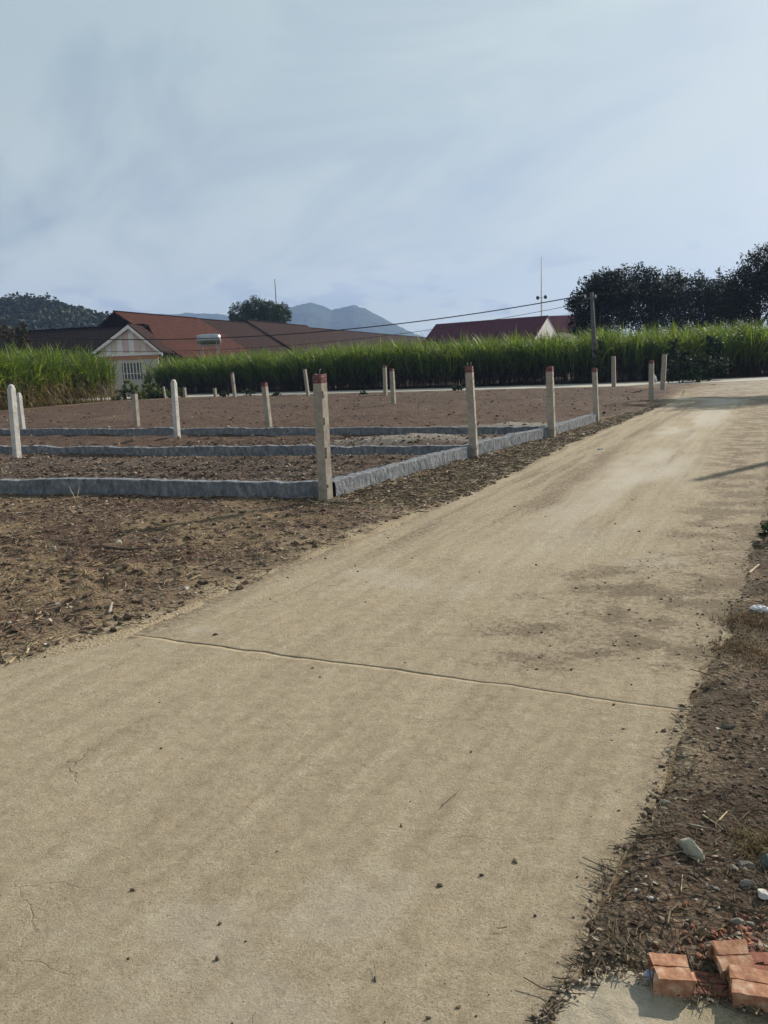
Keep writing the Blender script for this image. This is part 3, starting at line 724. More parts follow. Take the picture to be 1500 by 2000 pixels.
def tree(name, loc, lobes, n, size, label, cat='tree', cols=((0.030, 0.052, 0.020), (0.045, 0.070, 0.026), (0.022, 0.040, 0.018)), seed=1, group=None, r0=0.18, mat='leaves', shell=0.5):
    r = np.random.default_rng(seed)
    e = empty(name, loc, 0, label, cat, group)
    crown('crown', lobes, n, size, MAT[mat], cols, e, r, shell=shell)
    limbs(None, [tuple(l) for l in lobes], r0, MAT['bark'], e, r)
    return e

# woods on the near hill: one mass
def hill_forest():
    r = np.random.default_rng(3)
    n = 1500
    x = r.uniform(at(-160, 600, HILL_D)[0], at(330, 600, HILL_D)[0], n); y = HILL_D + r.uniform(-68, 6, n)
    z = hill_h(x, y); ok = z > 1.0; x, y, z = x[ok], y[ok], z[ok]; n = len(x)
    s = r.uniform(1.8, 3.4, n) * np.where(r.random(n) < 0.08, 1.45, 1.0)
    m = 64
    d = r.normal(size=(n, m, 3)); d /= np.linalg.norm(d, axis=2)[..., None]
    cen = np.stack([x, y, z + s * 0.55], 1)
    p = cen[:, None] + d * (s[:, None, None] * r.uniform(0.7, 1.05, (n, m, 1))) * np.array([1, 1, 0.8])
    v, f = leaf_quads(p.reshape(-1, 3), np.full(n * m, 0.85), r, aspect=0.75)
    tone = np.array([(0.022, 0.040, 0.020), (0.035, 0.056, 0.026), (0.050, 0.068, 0.030), (0.050, 0.055, 0.030)])[r.integers(0, 4, n)] * r.uniform(0.4, 1.3, (n, 1))
    col = np.repeat(np.repeat(tone, m, 0) * r.uniform(0.8, 1.2, (n * m, 1)), 4, 0)
    tag(link('hill_forest', mesh_np('hill_forest', v, f, MAT['far_leaves'], False, col)), 'dark green wood covering the low hill', 'forest', kind='stuff')
hill_forest()

# ------------------------------------------------------------------ sugarcane
def cane_field(name, front, depth, density, hfun, label, seed, dry=0.25, tone=1.0):
    r = np.random.default_rng(seed)
    front = np.array([tuple(p) for p in front]); seg = np.linalg.norm(np.diff(front, axis=0), axis=1); s = np.concatenate([[0], np.cumsum(seg)])
    n = int(s[-1] * depth * density)
    t = r.uniform(0, s[-1], n); fx = np.interp(t, s, front[:, 0]); fy = np.interp(t, s, front[:, 1])
    k = np.clip(np.searchsorted(s, t) - 1, 0, len(seg) - 1); d = np.diff(front, axis=0)[k] / seg[k][:, None]
    nrm = np.stack([-d[:, 1], d[:, 0]], 1); nrm[nrm[:, 1] < 0] *= -1
    off = depth * r.random(n) ** 1.25
    bx = fx + nrm[:, 0] * off; by = fy + nrm[:, 1] * off
    H = hfun(bx, by) * (0.80 + 0.34 * r.random(n) ** 1.3) * (0.84 + 0.32 * fbm(bx * 0.9, by * 0.9, 3, seed))
    H *= np.where(off < 0.5, r.uniform(0.80, 1.0, n), 1.0)
    V, F, C = [], [], []; nv = 0
    def strips(p0, az, el0, length, bend, width, col, segs=6, twist=None):
        nonlocal nv
        m = len(p0); ds = (length / segs)[:, None]
        pts = np.zeros((m, segs + 1, 3)); pts[:, 0] = p0
        el = el0.copy()
        for i in range(segs):
            stp = np.stack([np.cos(el) * np.cos(az), np.cos(el) * np.sin(az), np.sin(el)], 1)
            pts[:, i + 1] = pts[:, i] + stp * ds
            el = el - bend * (0.35 + 1.3 * i / segs)
            el = np.maximum(el, -1.45)
        side = np.stack([-np.sin(az), np.cos(az), np.zeros(m)], 1)
        tw = r.uniform(-0.7, 0.7, m); side = side * np.cos(tw)[:, None] + np.array([0, 0, 1.0]) * np.sin(tw)[:, None]
        prof_w = np.interp(np.linspace(0, 1, segs + 1), [0, 0.15, 0.5, 1], [0.7, 1.0, 0.85, 0.08])
        wv = width[:, None] * prof_w[None] * 0.5
        a = pts - side[:, None] * wv[..., None]; b = pts + side[:, None] * wv[..., None]
        v = np.stack([a, b], 2).reshape(m, -1, 3)
        i0 = np.arange(segs) * 2
        q = np.stack([i0, i0 + 1, i0 + 3, i0 + 2], 1)[None] + (np.arange(m) * (2 * segs + 2))[:, None, None] + nv
        V.append(v.reshape(-1, 3)); F.append(q.reshape(-1, 4)); C.append(np.repeat(col, 2 * segs + 2, 0)); nv += m * (2 * segs + 2)
    base = np.stack([bx, by, np.zeros(n)], 1)
    stalk = H * 0.58
    # stalks (two crossed strips)
    scol = np.array([(0.14, 0.13, 0.06), (0.20, 0.15, 0.09), (0.10, 0.11, 0.05)])[r.integers(0, 3, n)] * r.uniform(0.6, 1.2, (n, 1)) * tone
    for q in range(2):
        az = r.uniform(0, 6.28, n)
        strips(base, az, np.full(n, 1.5), stalk * 1.05, np.zeros(n), np.full(n, 0.035), scol, 2)
    # green blades
    nb = 12
    idx = np.repeat(np.arange(n), nb); m = len(idx)
    fr = r.uniform(0.30, 1.0, m) ** 0.7
    p0 = base[idx].copy(); p0[:, 2] = stalk[idx] * fr
    p0[:, :2] += r.normal(size=(m, 2)) * 0.06
    length = (H[idx] - p0[:, 2]) * r.uniform(0.95, 1.35, m)
    length = np.clip(length, 0.7, 2.1)
    el = r.uniform(0.95, 1.52, m); bend = r.uniform(0.04, 0.46, m)
    greens = np.array([(0.070, 0.115, 0.018), (0.105, 0.150, 0.024), (0.055, 0.098, 0.022), (0.140, 0.165, 0.036), (0.085, 0.120, 0.040), (0.20, 0.19, 0.075)])
    col = greens[r.choice(6, m, p=[0.22, 0.22, 0.2, 0.18, 0.13, 0.05])] * r.uniform(0.75, 1.25, (m, 1))
    strips(p0, r.uniform(0, 6.28, m), el, length, bend, r.uniform(0.045, 0.085, m), col)
    # dry trash hanging low
    nd = max(1, int(10 * dry * 2)); idx = np.repeat(np.arange(n), nd); m = len(idx)
    p0 = base[idx].copy(); p0[:, 2] = stalk[idx] * r.uniform(0.25, 0.95, m)
    tan = np.array([(0.30, 0.22, 0.12), (0.22, 0.16, 0.09), (0.16, 0.11, 0.07), (0.36, 0.29, 0.18)])
    col = tan[r.integers(0, 4, m)] * r.uniform(0.5, 1.1, (m, 1)) * tone
    strips(p0, r.uniform(0, 6.28, m), r.uniform(-0.9, 0.8, m), r.uniform(0.6, 1.3, m), r.uniform(0.25, 0.6, m), r.uniform(0.025, 0.05, m), col, 5)
    v = np.concatenate(V); v[:, 2] = np.maximum(v[:, 2], 0.02)
    tag(link(name, mesh_np(name, v, np.concatenate(F), MAT['cane'], False, np.concatenate(C))), label, 'sugarcane', kind='stuff')

mf = np.array([tuple(p) for p in main_far])
cane_front = [at(281, 762, 73)[:2]] + [tuple(p + np.array([-0.25, 0.9])) for p in mf[3:8]] + [(36, 58.5)]
def cane_h(x, y):
    return 3.25 + 0.35 * smooth(-25, 0, x) + 0.25 * smooth(0, 30, x)
cane_field('sugarcane', cane_front, 9.0, 7.5, cane_h, 'tall green sugarcane standing along the far side of the road', 51, 0.4, 0.3)  # low tone paints the deep shade into stalks and dry lower leaves
left_front = [g2(-160, 818), g2(0, 804), g2(120, 793), g2(234, 783.5)]
cane_field('sugarcane', left_front, 7.0, 8.0, lambda x, y: 3.75 + 0 * x, 'sugarcane clump with dry straw-coloured lower leaves at left of the plot', 52, 0.75, 0.8)

# ------------------------------------------------------------------ low foundation beams
def beam(name, path, width, height, label, seed, streak=False):
    path = np.array([tuple(p) for p in path])
    L_ = np.linalg.norm(np.diff(path, axis=0), axis=1).sum()
    n = int(L_ / 0.03); c = resample(path, n)
    tan = np.gradient(c, axis=0); tan /= np.linalg.norm(tan, axis=1)[:, None]
    nr = np.stack([tan[:, 1], -tan[:, 0]], 1)
    s = np.linspace(0, L_, n)
    zb = -0.06; zt = height + (fbm(s * 1.3, s * 0 + seed, 3, seed) - 0.5) * 0.055 + (fbm(s * 7, s * 0 + seed, 3, seed + 4) - 0.5) * 0.034
    blk = 0.39; ph = np.abs(((s / blk) % 1.0) - 0.5) * 2
    groove = 0.004 * smooth(0.93, 1.0, ph) * smooth(0.4, 0.6, fbm(s * 0.7, s * 0, 2, seed + 9))
    rows = []
    def ring(off, zz, amp, k):
        if streak: d = amp * ((fbm(s * 17, s * 0 + zz.mean() * 9 + k, 4, seed + 7, 0.65) - 0.5) * 2)
        else: d = amp * ((fbm(s * 10, zz * 14 + k, 4, seed + 7) - 0.5) * 2)
        o_ = off + np.sign(off) * (d - groove) if off else 0 * s
        rows.append(np.stack([c[:, 0] + nr[:, 0] * o_, c[:, 1] + nr[:, 1] * o_, zz], 1))
    hw = width / 2
    fz = [0, 0.2, 0.4, 0.6, 0.8, 0.97]
    A_ = 0.009 if streak else 0.0035
    for q in fz: ring(-hw - 0.006 * (1 - q), zb + (zt - zb) * q, A_, 1)
    ring(-hw + 0.005, zt, 0.007, 2); ring(0, zt + 0.004, 0, 3); ring(hw - 0.005, zt - 0.002, 0.007, 4)
    for q in fz[::-1]: ring(hw + 0.006 * (1 - q), zb + (zt - zb) * q, A_, 5)
    V = np.stack(rows, 1); k = len(rows)
    i = np.arange(n * k).reshape(n, k)
    f = np.stack([i[:-1, :-1], i[1:, :-1], i[1:, 1:], i[:-1, 1:]], -1).reshape(-1, 4)
    me = mesh_np(name, V.reshape(-1, 3), f, MAT['beam'], False)
    bm = bmesh.new(); bm.from_mesh(me)
    bmesh.ops.holes_fill(bm, edges=[e for e in bm.edges if e.is_boundary and all(v.co.z > -0.2 for v in e.verts) and (e.verts[0].co - e.verts[1].co).length < 0.2], sides=40)
    bmesh.ops.recalc_face_normals(bm, faces=bm.faces); bm.to_mesh(me); bm.free()
    return tag(link(name, me), label, 'beam', 'low cement foundation beams of the plots')
beam('foundation_beam', BEAM_A, 0.15, 0.235, 'low cement foundation beam nearest the camera, ending at the tallest red-topped post', 101)
beam('foundation_beam', BEAM_B, 0.15, 0.215, 'low cement foundation beam in the middle of the three, running to the second roadside post', 102)
beam('foundation_beam', BEAM_C, 0.15, 0.23, 'low cement foundation beam farthest back, behind the other two across the plot', 103)
beam('foundation_beam', BEAM_R, 0.16, 0.235, 'rough cement beam along the lane linking four roadside posts', 104, True)

# ------------------------------------------------------------------ concrete posts
LANE_RZ = -math.atan2(0.454, 0.891)
def post(base_px, top_px, side, label, style='red', holes=False, rz=None, base_z=0.02, rebar=0, seed=0, lift=0.0):
    r = np.random.default_rng(200 + seed)
    b = gp(*base_px, base_z)
    t = at(top_px[0], top_px[1], b[1])
    h = float(t[2] - b[2]); tilt = math.atan2(t[0] - b[0], h)
    e = empty('concrete_post', (b[0], b[1], b[2]), 0, label, 'post', 'concrete boundary posts')
    e.rotation_euler = (RAD(r.uniform(-0.8, 0.8)), tilt, 0)
    az = LANE_RZ if rz is None else rz
    hs = side / 2
    mat = MAT['post_white'] if style == 'round' else MAT['post']
    capm = dict(red=MAT['red_paint'], black=MAT['black_paint']).get(style)
    caph = 0.11 * min(1, h / 1.2) if capm else 0.0
    def prism(z0, z1, taper0, taper1, nz, jit):
        bm = bmesh.new(); rings = []
        for k in range(nz + 1):
            q = k / nz; z = z0 + (z1 - z0) * q; w = hs * (taper0 + (taper1 - taper0) * q)
            c = w * 0.12
            pts = [(-w, -w + c), (-w + c, -w), (-w / 3, -w), (w / 3, -w), (w - c, -w), (w, -w + c), (w, -w / 3), (w, w / 3), (w, w - c), (w - c, w), (w / 3, w), (-w / 3, w), (-w + c, w), (-w, w - c), (-w, w / 3), (-w, -w / 3)]
            rings.append([bm.verts.new((x + r.normal() * jit, y + r.normal() * jit, z)) for x, y in pts])
        for a_, b_ in zip(rings[:-1], rings[1:]):
            for i in range(16): bm.faces.new((a_[i], a_[(i + 1) % 16], b_[(i + 1) % 16], b_[i]))
        bm.faces.new(rings[0][::-1]); bm.faces.new(rings[-1])
        return bm, rings
    z_low = -0.25
    bm, rings = prism(z_low, h - caph - (0.06 if style == 'round' else 0), 1.0, 0.94, max(6, int((h - z_low) / 0.045)), 0.0012)
    if holes:
        bm.normal_update(); bm.faces.ensure_lookup_table()
        cand = [f for f in bm.faces if f.normal.x > 0.7 and abs(f.calc_center_median().y) < hs * 0.95]
        zs = [0.16, 0.2, 0.52, 0.56, 0.62, 0.92, 0.97, 1.2, 1.27]
        chosen = []
        for zt in zs:
            row = sorted(cand, key=lambda f: abs(f.calc_center_median().z - zt))[:3]
            chosen.append(row[r.integers(0, len(row))])
        chosen = list(set(chosen))
        bmesh.ops.inset_individual(bm, faces=chosen, thickness=0.005)
        for f in chosen: bmesh.ops.translate(bm, verts=f.verts, vec=(-0.02, 0, 0))
    o = link('shaft', bm_mesh('shaft', bm, mat), e, rot=(0, 0, az))
    if style == 'round':
        v, f = ICO3; v = v * np.array([hs * 0.93, hs * 0.93, hs * 1.25]); v = v[:]
        v[:, 0] = np.sign(v[:, 0]) * hs * 0.93 * np.abs(v[:, 0] / (hs * 0.93)) ** 0.75; v[:, 1] = np.sign(v[:, 1]) * hs * 0.93 * np.abs(v[:, 1] / (hs * 0.93)) ** 0.75
        link('rounded_top', mesh_np('rounded_top', v + [0, 0, h - 0.062], f, mat, True), e, rot=(0, 0, az))
    if capm:
        bm, rings = prism(h - caph, h - 0.012, 0.965, 0.93, 3, 0.002)
        top = rings[-1]
        for vv in top: vv.co.z += r.normal() * 0.006
        link('painted_top', bm_mesh('painted_top', bm, capm), e, rot=(0, 0, az))
    for k in range(rebar):
        x0 = (k - (rebar - 1) / 2) * hs * 0.9
        pth = [(x0, 0, h - 0.05), (x0 + 0.003, 0.004, h + 0.02), (x0 + 0.012, 0.0, h + 0.045)]
        tube_obj('rebar', pth, 0.006, MAT['steel'], e, 6)
    return e
post((637, 981), (624, 729), 0.125, 'tallest red-topped concrete post with nail holes at the near corner of the beams', holes=True, rebar=1, seed=1, rz=LANE_RZ - 0.10)
post((926, 895), (916, 714), 0.125, 'red-topped post with two steel stubs, second along the lane beam', holes=True, rebar=2, seed=2, rz=LANE_RZ + 0.12)
post((1078, 854), (1073, 715), 0.14, 'red-topped post third along the lane beam, right of the steel-tipped one', holes=True, seed=3)
post((1165, 824), (1161, 718), 0.12, 'red-topped post at the far end of the lane beam, below the utility pole', seed=4)
post((1199, 756), (1198, 696), 0.22, 'plain grey post by the far road, next right of the utility pole', 'plain', seed=5)
post((1272, 785), (1272, 704), 0.17, 'red-topped post with a white bag hanging on it', seed=6)
post((1294, 762), (1298, 692), 0.22, 'plain grey post rightmost of all, at the field corner', 'plain', seed=7)
post((753, 773), (751, 714), 0.20, 'red-topped post left of a close pair in mid field', rebar=1, seed=8)
post((769, 791), (765, 720), 0.17, 'red-topped post right of a close pair in mid field', seed=9)
post((602, 774), (595, 721), 0.19, 'slim leaning grey post just left of the tallest post', 'plain', seed=10)
post((459, 777), (453, 727), 0.19, 'red-topped post standing before the cane between two small bushes', rebar=1, seed=11)
post((526, 836), (516, 747), 0.145, 'leaning red-topped post with broad grey face behind the third beam', seed=12)
post((347, 858), (339, 742), 0.12, 'white round-topped post standing in the third beam', 'round', seed=13)
post((268, 834), (262, 763), 0.15, 'stocky black-topped post left of the white round-topped post', 'black', seed=14)
post((34, 896), (22, 752), 0.125, 'tall white round-topped post at the left edge of the picture', 'round', seed=15)
post((45, 840), (37, 768), 0.13, 'white round-topped post half hidden behind the leftmost post', 'round', seed=16)
post((323, 779), (319, 755), 0.14, 'short leaning post beside the green weeds', 'plain', seed=17)
post((362, 777), (360, 757), 0.20, 'short pale stump post between weeds and field', 'plain', seed=18)
post((421, 776), (419, 757), 0.20, 'short pale stump post left of a small bush', 'black', seed=19)

# ------------------------------------------------------------------ buildings
def uv_quad(m, a, b, c, d, n_a=1):
    pass
def roof_slab(name, e0, e1, r0, r1, thick, mat, parent):
    """sloping slab: eave e0-e1, ridge r0-r1; tint attribute carries (metres along, metres down)"""
    e0, e1, r0, r1 = [np.asarray(p, float) for p in (e0, e1, r0, r1)]
    nrm = np.cross(e1 - e0, r0 - e0); nrm /= np.linalg.norm(nrm)
    if nrm[2] < 0: nrm = -nrm
    top = np.array([e0, e1, r1, r0]); bot = top - nrm * thick
    v = np.concatenate([top, bot])
    f = np.array([[0, 1, 2, 3], [7, 6, 5, 4], [0, 4, 5, 1], [1, 5, 6, 2], [2, 6, 7, 3], [3, 7, 4, 0]])
    ax = (r1 - r0) / np.linalg.norm(r1 - r0); dn = np.cross(nrm, ax)
    uv = np.stack([(v - r0) @ ax, (v - r0) @ dn, 0 * v[:, 0]], 1)
    me = mesh_np(name, v, f, mat, False, uv)
    bm = bmesh.new(); bm.from_mesh(me); bmesh.ops.recalc_face_normals(bm, faces=bm.faces); bm.to_mesh(me); bm.free()
    return link(name, me, parent)
def ridge_cap(A, B, parent, mat, rad=0.13, step=0.45):
    A = np.asarray(A, float); B = np.asarray(B, float); n = int(np.linalg.norm(B - A) / step)
    m = MB(); d = (B - A) / np.linalg.norm(B - A)
    for i in range(n):
        p = A + d * step * i
        v, f, t = tube([p, p + d * step * 1.08], [rad, rad * 0.8], 6); n0 = m.n
        m.v.append(v); m.f.setdefault(4, []).append(f + n0); m.f.setdefault(3, []).append(t + n0); m.n += len(v)
    return m.build('ridge_cap', mat, parent)
def poly_wall(name, pts, thick, back, mat, parent):
    """flat wall of any outline; back: unit vector pointing into the building"""
    pts = np.asarray(pts, float); n = len(pts); v = np.concatenate([pts, pts + np.asarray(back) * thick])
    bm = bmesh.new(); bv = [bm.verts.new(tuple(p)) for p in v]
    bm.faces.new(bv[:n]); bm.faces.new(bv[n:][::-1])
    for i in range(n): bm.faces.new((bv[i], bv[i + n], bv[(i + 1) % n + n], bv[(i + 1) % n]))
    bmesh.ops.recalc_face_normals(bm, faces=bm.faces)
    return link(name, bm_mesh(name, bm, mat), parent)
def px_on_line(A, B, px):
    """point of the plan line A-B seen in column px (height from the line)"""
    lo, hi = -0.5, 1.5
    f = lambda t: (lambda p: 750 + FPX * ((p - [0, 0, CAM_H]) @ _r) / ((p - [0, 0, CAM_H]) @ _w) - px)(A + (B - A) * t)
    for _ in range(60):
        mid = (lo + hi) / 2
        if (f(lo) < 0) == (f(mid) < 0): lo = mid
        else: hi = mid
    return A + (B - A) * lo

# long tiled building receding to the right
A = at(222, 608, 92); zr = A[2]
B = at(836, 660, 196); B[2] = zr
zr_far = at(836, 660, 196)[2]; B[2] = zr_far
ax = (B - A); ax[2] = 0; ax /= np.linalg.norm(ax); pr = np.array([ax[1], -ax[0], 0])
lb = empty('long_tiled_building', (A[0], A[1], 0), 0, 'long building with weathered red clay tile roofs stretching behind the cane', 'building')
def loc(p): return np.asarray(p, float) - np.array([A[0], A[1], 0])
secs = [(222, 388, 'tile_orange', 0.0), (388, 482, 'tile_dark', -0.05), (482, 602, 'tile_dark', 0.30), (602, 837, 'tile_dark', 0.0)]
W, DROP = 9.2, 5.6
prev = None
for k, (p0, p1, mt, dz) in enumerate(secs):
    a = px_on_line(A, B, p0) + [0, 0, dz]; b = px_on_line(A, B, p1) + [0, 0, dz]
    for s in (1, -1):
        roof_slab('roof', loc(a + pr * s * W - [0, 0, DROP]), loc(b + pr * s * W - [0, 0, DROP]), loc(a), loc(b), 0.18, MAT[mt], lb)
    ridge_cap(loc(a), loc(b), lb, MAT['tile_dark'])
    for (e, bk) in ((a, ax), (b, -ax)):
        e2 = e - [0, 0, 0.22]
        poly_wall('gable_wall', [loc(e2 - bk * -0.25), loc(e2 + pr * (W - 0.5) - [0, 0, DROP] + bk * 0.25), loc(e2 - pr * (W - 0.5) - [0, 0, DROP] + bk * 0.25)], 0.2, bk, MAT['wall_cream'] if k else MAT['tile_black'], lb)
    w0 = a + pr * (W - 0.9) + ax * 0.3; w1 = b + pr * (W - 0.9) - ax * 0.3
    poly_wall('wall', [loc([w0[0], w0[1], 0]), loc([w1[0], w1[1], 0]), loc([w1[0], w1[1], a[2] - DROP + 0.3]), loc([w0[0], w0[1], a[2] - DROP + 0.3])], 0.2, -pr, MAT['wall_cream'], lb)

# front house: dark roof facing the camera with a cross gable porch
ap_ = at(252, 632, 79)                                     # porch apex
zap = ap_[2]
fh = empty('gabled_house', (ap_[0], ap_[1], 0), 0, 'house with pale panelled front gable and dark tiled roof beside the cane', 'house')
def lf(p): return np.asarray(p, float) - np.array([ap_[0], ap_[1], 0])
rdg_r = ap_ + [0.6, 4.6, 0.15]; rdg_l = at(-330, 652, 88); rdg_l[2] = rdg_r[2] - 0.3
roof_slab('roof', lf(rdg_l + [-0.2, -6.5, -3.6]), lf([at(176, 684, ap_[1])[0] - 0.3, rdg_r[1] - 6.2, rdg_r[2] - 3.6]), lf(rdg_l), lf(rdg_r), 0.18, MAT['tile_black'], fh)
roof_slab('roof', lf(rdg_l + [0.2, 6.5, -3.6]), lf(rdg_r + [0, 6.2, -3.6]), lf(rdg_l), lf(rdg_r), 0.18, MAT['tile_black'], fh)
ridge_cap(lf(rdg_l), lf(rdg_r), fh, MAT['tile_black'])
lw = rdg_l + [0, -5.6, 0]; rw = np.array([at(176, 684, ap_[1])[0] + 0.4, rdg_r[1] - 5.4, 0])
poly_wall('wall', [lf([lw[0], lw[1], 0]), lf([rw[0], rw[1], 0]), lf([rw[0], rw[1], zap - 3.35]), lf([lw[0], lw[1], zap - 3.6])], 0.2, (0, 1, 0), MAT['wall_cream'], fh)
yl = ap_[1]
gl = at(176, 684, yl); gr_ = at(317, 692, yl); zg = (gl[2] + gr_[2]) / 2
gx0, gx1 = gl[0], gr_[0]
# porch roof slopes
for (gx, s) in ((gx0 - 0.15, -1), (gx1 + 0.15, 1)):
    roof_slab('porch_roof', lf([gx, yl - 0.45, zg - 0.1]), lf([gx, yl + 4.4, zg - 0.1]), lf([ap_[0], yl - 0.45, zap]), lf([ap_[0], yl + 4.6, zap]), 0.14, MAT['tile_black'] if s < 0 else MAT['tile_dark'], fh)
    # white barge board under the roof edge
    p0 = np.array([ap_[0], yl - 0.47, zap - 0.14]); p1 = np.array([gx, yl - 0.47, zg - 0.24])
    poly_wall('barge_board', [lf(p0), lf(p1), lf(p1 - [0, 0, 0.30]), lf(p0 - [0, 0, 0.36])], 0.08, (0, 1, 0), MAT['white_trim'], fh)
# gable panels, upright strips of differing tints
npan = 11; xs_ = np.linspace(gx0 + 0.35, gx1 - 0.35, npan + 1); zbase = zg - 0.12
pal = ['panel_tan', 'panel_tan', 'panel_pale', 'panel_tan', 'panel_pale', 'panel_pink', 'panel_pale', 'panel_pink', 'panel_tan', 'panel_pink', 'panel_tan']
def zroof(x):
    q = (x - gx0) / (ap_[0] - gx0) if x < ap_[0] else (gx1 - x) / (gx1 - ap_[0])
    return zg + (zap - zg) * q - 0.30
for i in range(npan):
    a, b = xs_[i] + 0.012, xs_[i + 1] - 0.012
    top = [(b, zroof(b)), (a, zroof(a))]
    if a < ap_[0] < b: top = [(b, zroof(b)), (ap_[0], zroof(ap_[0])), (a, zroof(a))]
    pts = [(a, zbase), (b, zbase)] + [(x, max(z, zbase + 0.04)) for x, z in top]
    dy = 0.02 * (i % 2)
    poly_wall('panel', [lf([x, yl + dy, z]) for x, z in pts], 0.06, (0, 1, 0), MAT[pal[i]], fh)
MB().box(gx0 - ap_[0] + 0.1, gx1 - ap_[0] - 0.1, -0.12, 0.05, zbase - 0.24, zbase - 0.005).build('sill_board', MAT['white_trim'], fh)
MB().box(gx0 - ap_[0] + 0.4, gx1 - ap_[0] - 0.4, 0.0, 0.2, zbase - 0.62, zbase - 0.245).build('lintel', MAT['orange_trim'], fh)
wx0, wx1 = gx0 - ap_[0] + 0.5, gx1 - ap_[0] - 0.5
win0, win1 = at(238, 720, yl)[0] - ap_[0], at(276, 720, yl)[0] - ap_[0]
zw1, zw0 = at(255, 709, yl)[2], at(255, 741, yl)[2]
m = MB(); m.box(wx0, win0, 0.06, 0.26, 0, zbase - 0.625); m.box(win1, wx1, 0.06, 0.26, 0, zbase - 0.625); m.box(win0, win1, 0.06, 0.26, 0, zw0); m.box(win0, win1, 0.06, 0.26, zw1, zbase - 0.625)
m.build('wall', MAT['wall_cream'], fh)
wdw = MB().box(win0, win1, 0.14, 0.20, zw0, zw1).build('window', MAT['glass'], fh)
for i in range(6):
    x = win0 + (win1 - win0) * (i + 0.5) / 6
    MB().box(x - 0.045, x + 0.045, 0.02, 0.08, zw0, zw1).build('bar', MAT['white_trim'], wdw)
MB().box(win0, win1, 0.015, 0.085, zw0 + 0.55, zw0 + 0.61).build('rail', MAT['white_trim'], wdw)

# red sheet-roofed house
A2 = at(868, 631, 128); B2 = at(1071, 616, 118); B2[2] = A2[2] = (A2[2] + B2[2]) / 2
rh = empty('red_roofed_house', (B2[0], B2[1], 0), 0, 'house with plain dark red roof and white gable end behind the cane', 'house')
ax2 = (B2 - A2); ax2[2] = 0; ax2 /= np.linalg.norm(ax2); p2 = np.array([ax2[1], -ax2[0], 0])
def l2(p): return np.asarray(p, float) - np.array([B2[0], B2[1], 0])
rot_ax = np.array([0.80, -0.60, 0]); rot_p = np.array([-0.60, -0.80, 0])
A2 = B2 - rot_ax * np.linalg.norm((B2 - A2)[:2]) * 1.12; ax2, p2 = rot_ax, rot_p
for s in (1, -1):
    roof_slab('roof', l2(A2 + p2 * s * 4.6 - [0, 0, 3.3]), l2(B2 + p2 * s * 4.6 - [0, 0, 3.3]), l2(A2), l2(B2), 0.12, MAT['red_sheet'], rh)
gb = B2 - ax2 * 0.1 - [0, 0, 0.15]
poly_wall('gable_wall', [l2(gb), l2(gb + p2 * 4.3 - [0, 0, 3.1]), l2([*(gb + p2 * 4.3)[:2], 0]), l2([*(gb - p2 * 4.3)[:2], 0]), l2(gb - p2 * 4.3 - [0, 0, 3.1])], 0.2, -ax2, MAT['panel_pale'], rh)
for s in (1, -1):
    c0, c1 = A2 + p2 * s * 4.1, B2 + p2 * s * 4.1 - ax2 * 0.3
    poly_wall('wall', [l2([*c0[:2], 0]), l2([*c1[:2], 0]), l2([*c1[:2], B2[2] - 3.0]), l2([*c0[:2], B2[2] - 3.0])], 0.2, -p2 * s, MAT['panel_tan'], rh)
A3 = at(1073, 617, 132); B3 = at(1108, 620, 131); B3[2] = A3[2]
rh2 = empty('red_roofed_shed', (A3[0], A3[1], 0), 0, 'smaller red roof showing between the white gable and the dark trees', 'house')
def l3(p): return np.asarray(p, float) - np.array([A3[0], A3[1], 0])
e3 = np.array([1.0, 0, 0])
for s in (-1, 1):
    roof_slab('roof', l3(A3 + [0, 4.0 * s, -2.8]), l3(A3 + [6, 4.0 * s, -2.8]), l3(A3), l3(A3 + [6, 0, 0]), 0.12, MAT['red_sheet'], rh2)
for s in (-1, 1):
    poly_wall('wall', [l3([A3[0] + 0.2, A3[1] + 3.6 * s, 0]), l3([A3[0] + 5.8, A3[1] + 3.6 * s, 0]), l3([A3[0] + 5.8, A3[1] + 3.6 * s, A3[2] - 2.6]), l3([A3[0] + 0.2, A3[1] + 3.6 * s, A3[2] - 2.6])], 0.15, (0, -s, 0), MAT['panel_pale'], rh2)

# stainless tank on a stand
tc_ = at(408, 663, 77.5)
wt = empty('water_tank', (tc_[0], tc_[1], 0), 0, 'horizontal stainless steel water tank on a stand in front of the tiled roof', 'water tank')
hl, rr_ = 1.12, 0.52; q = np.linspace(-hl, hl, 9)
rad = np.array([0.42, 0.50, 0.52, 0.50, 0.53, 0.50, 0.52, 0.50, 0.42])
tube_obj('barrel', [(x, 0.05 * x, tc_[2]) for x in q], rad, MAT['stainless'], wt, 20)
for x in (-0.8, 0.8):
    for y in (-0.45, 0.45): MB().box(x - 0.035, x + 0.035, y - 0.035, y + 0.035, 0, tc_[2] - 0.2).build('leg', MAT['steel'], wt)
for y in (-0.45, 0.45): MB().box(-1.05, 1.05, y - 0.04, y + 0.04, tc_[2] - 0.58, tc_[2] - 0.50).build('rail', MAT['steel'], wt)

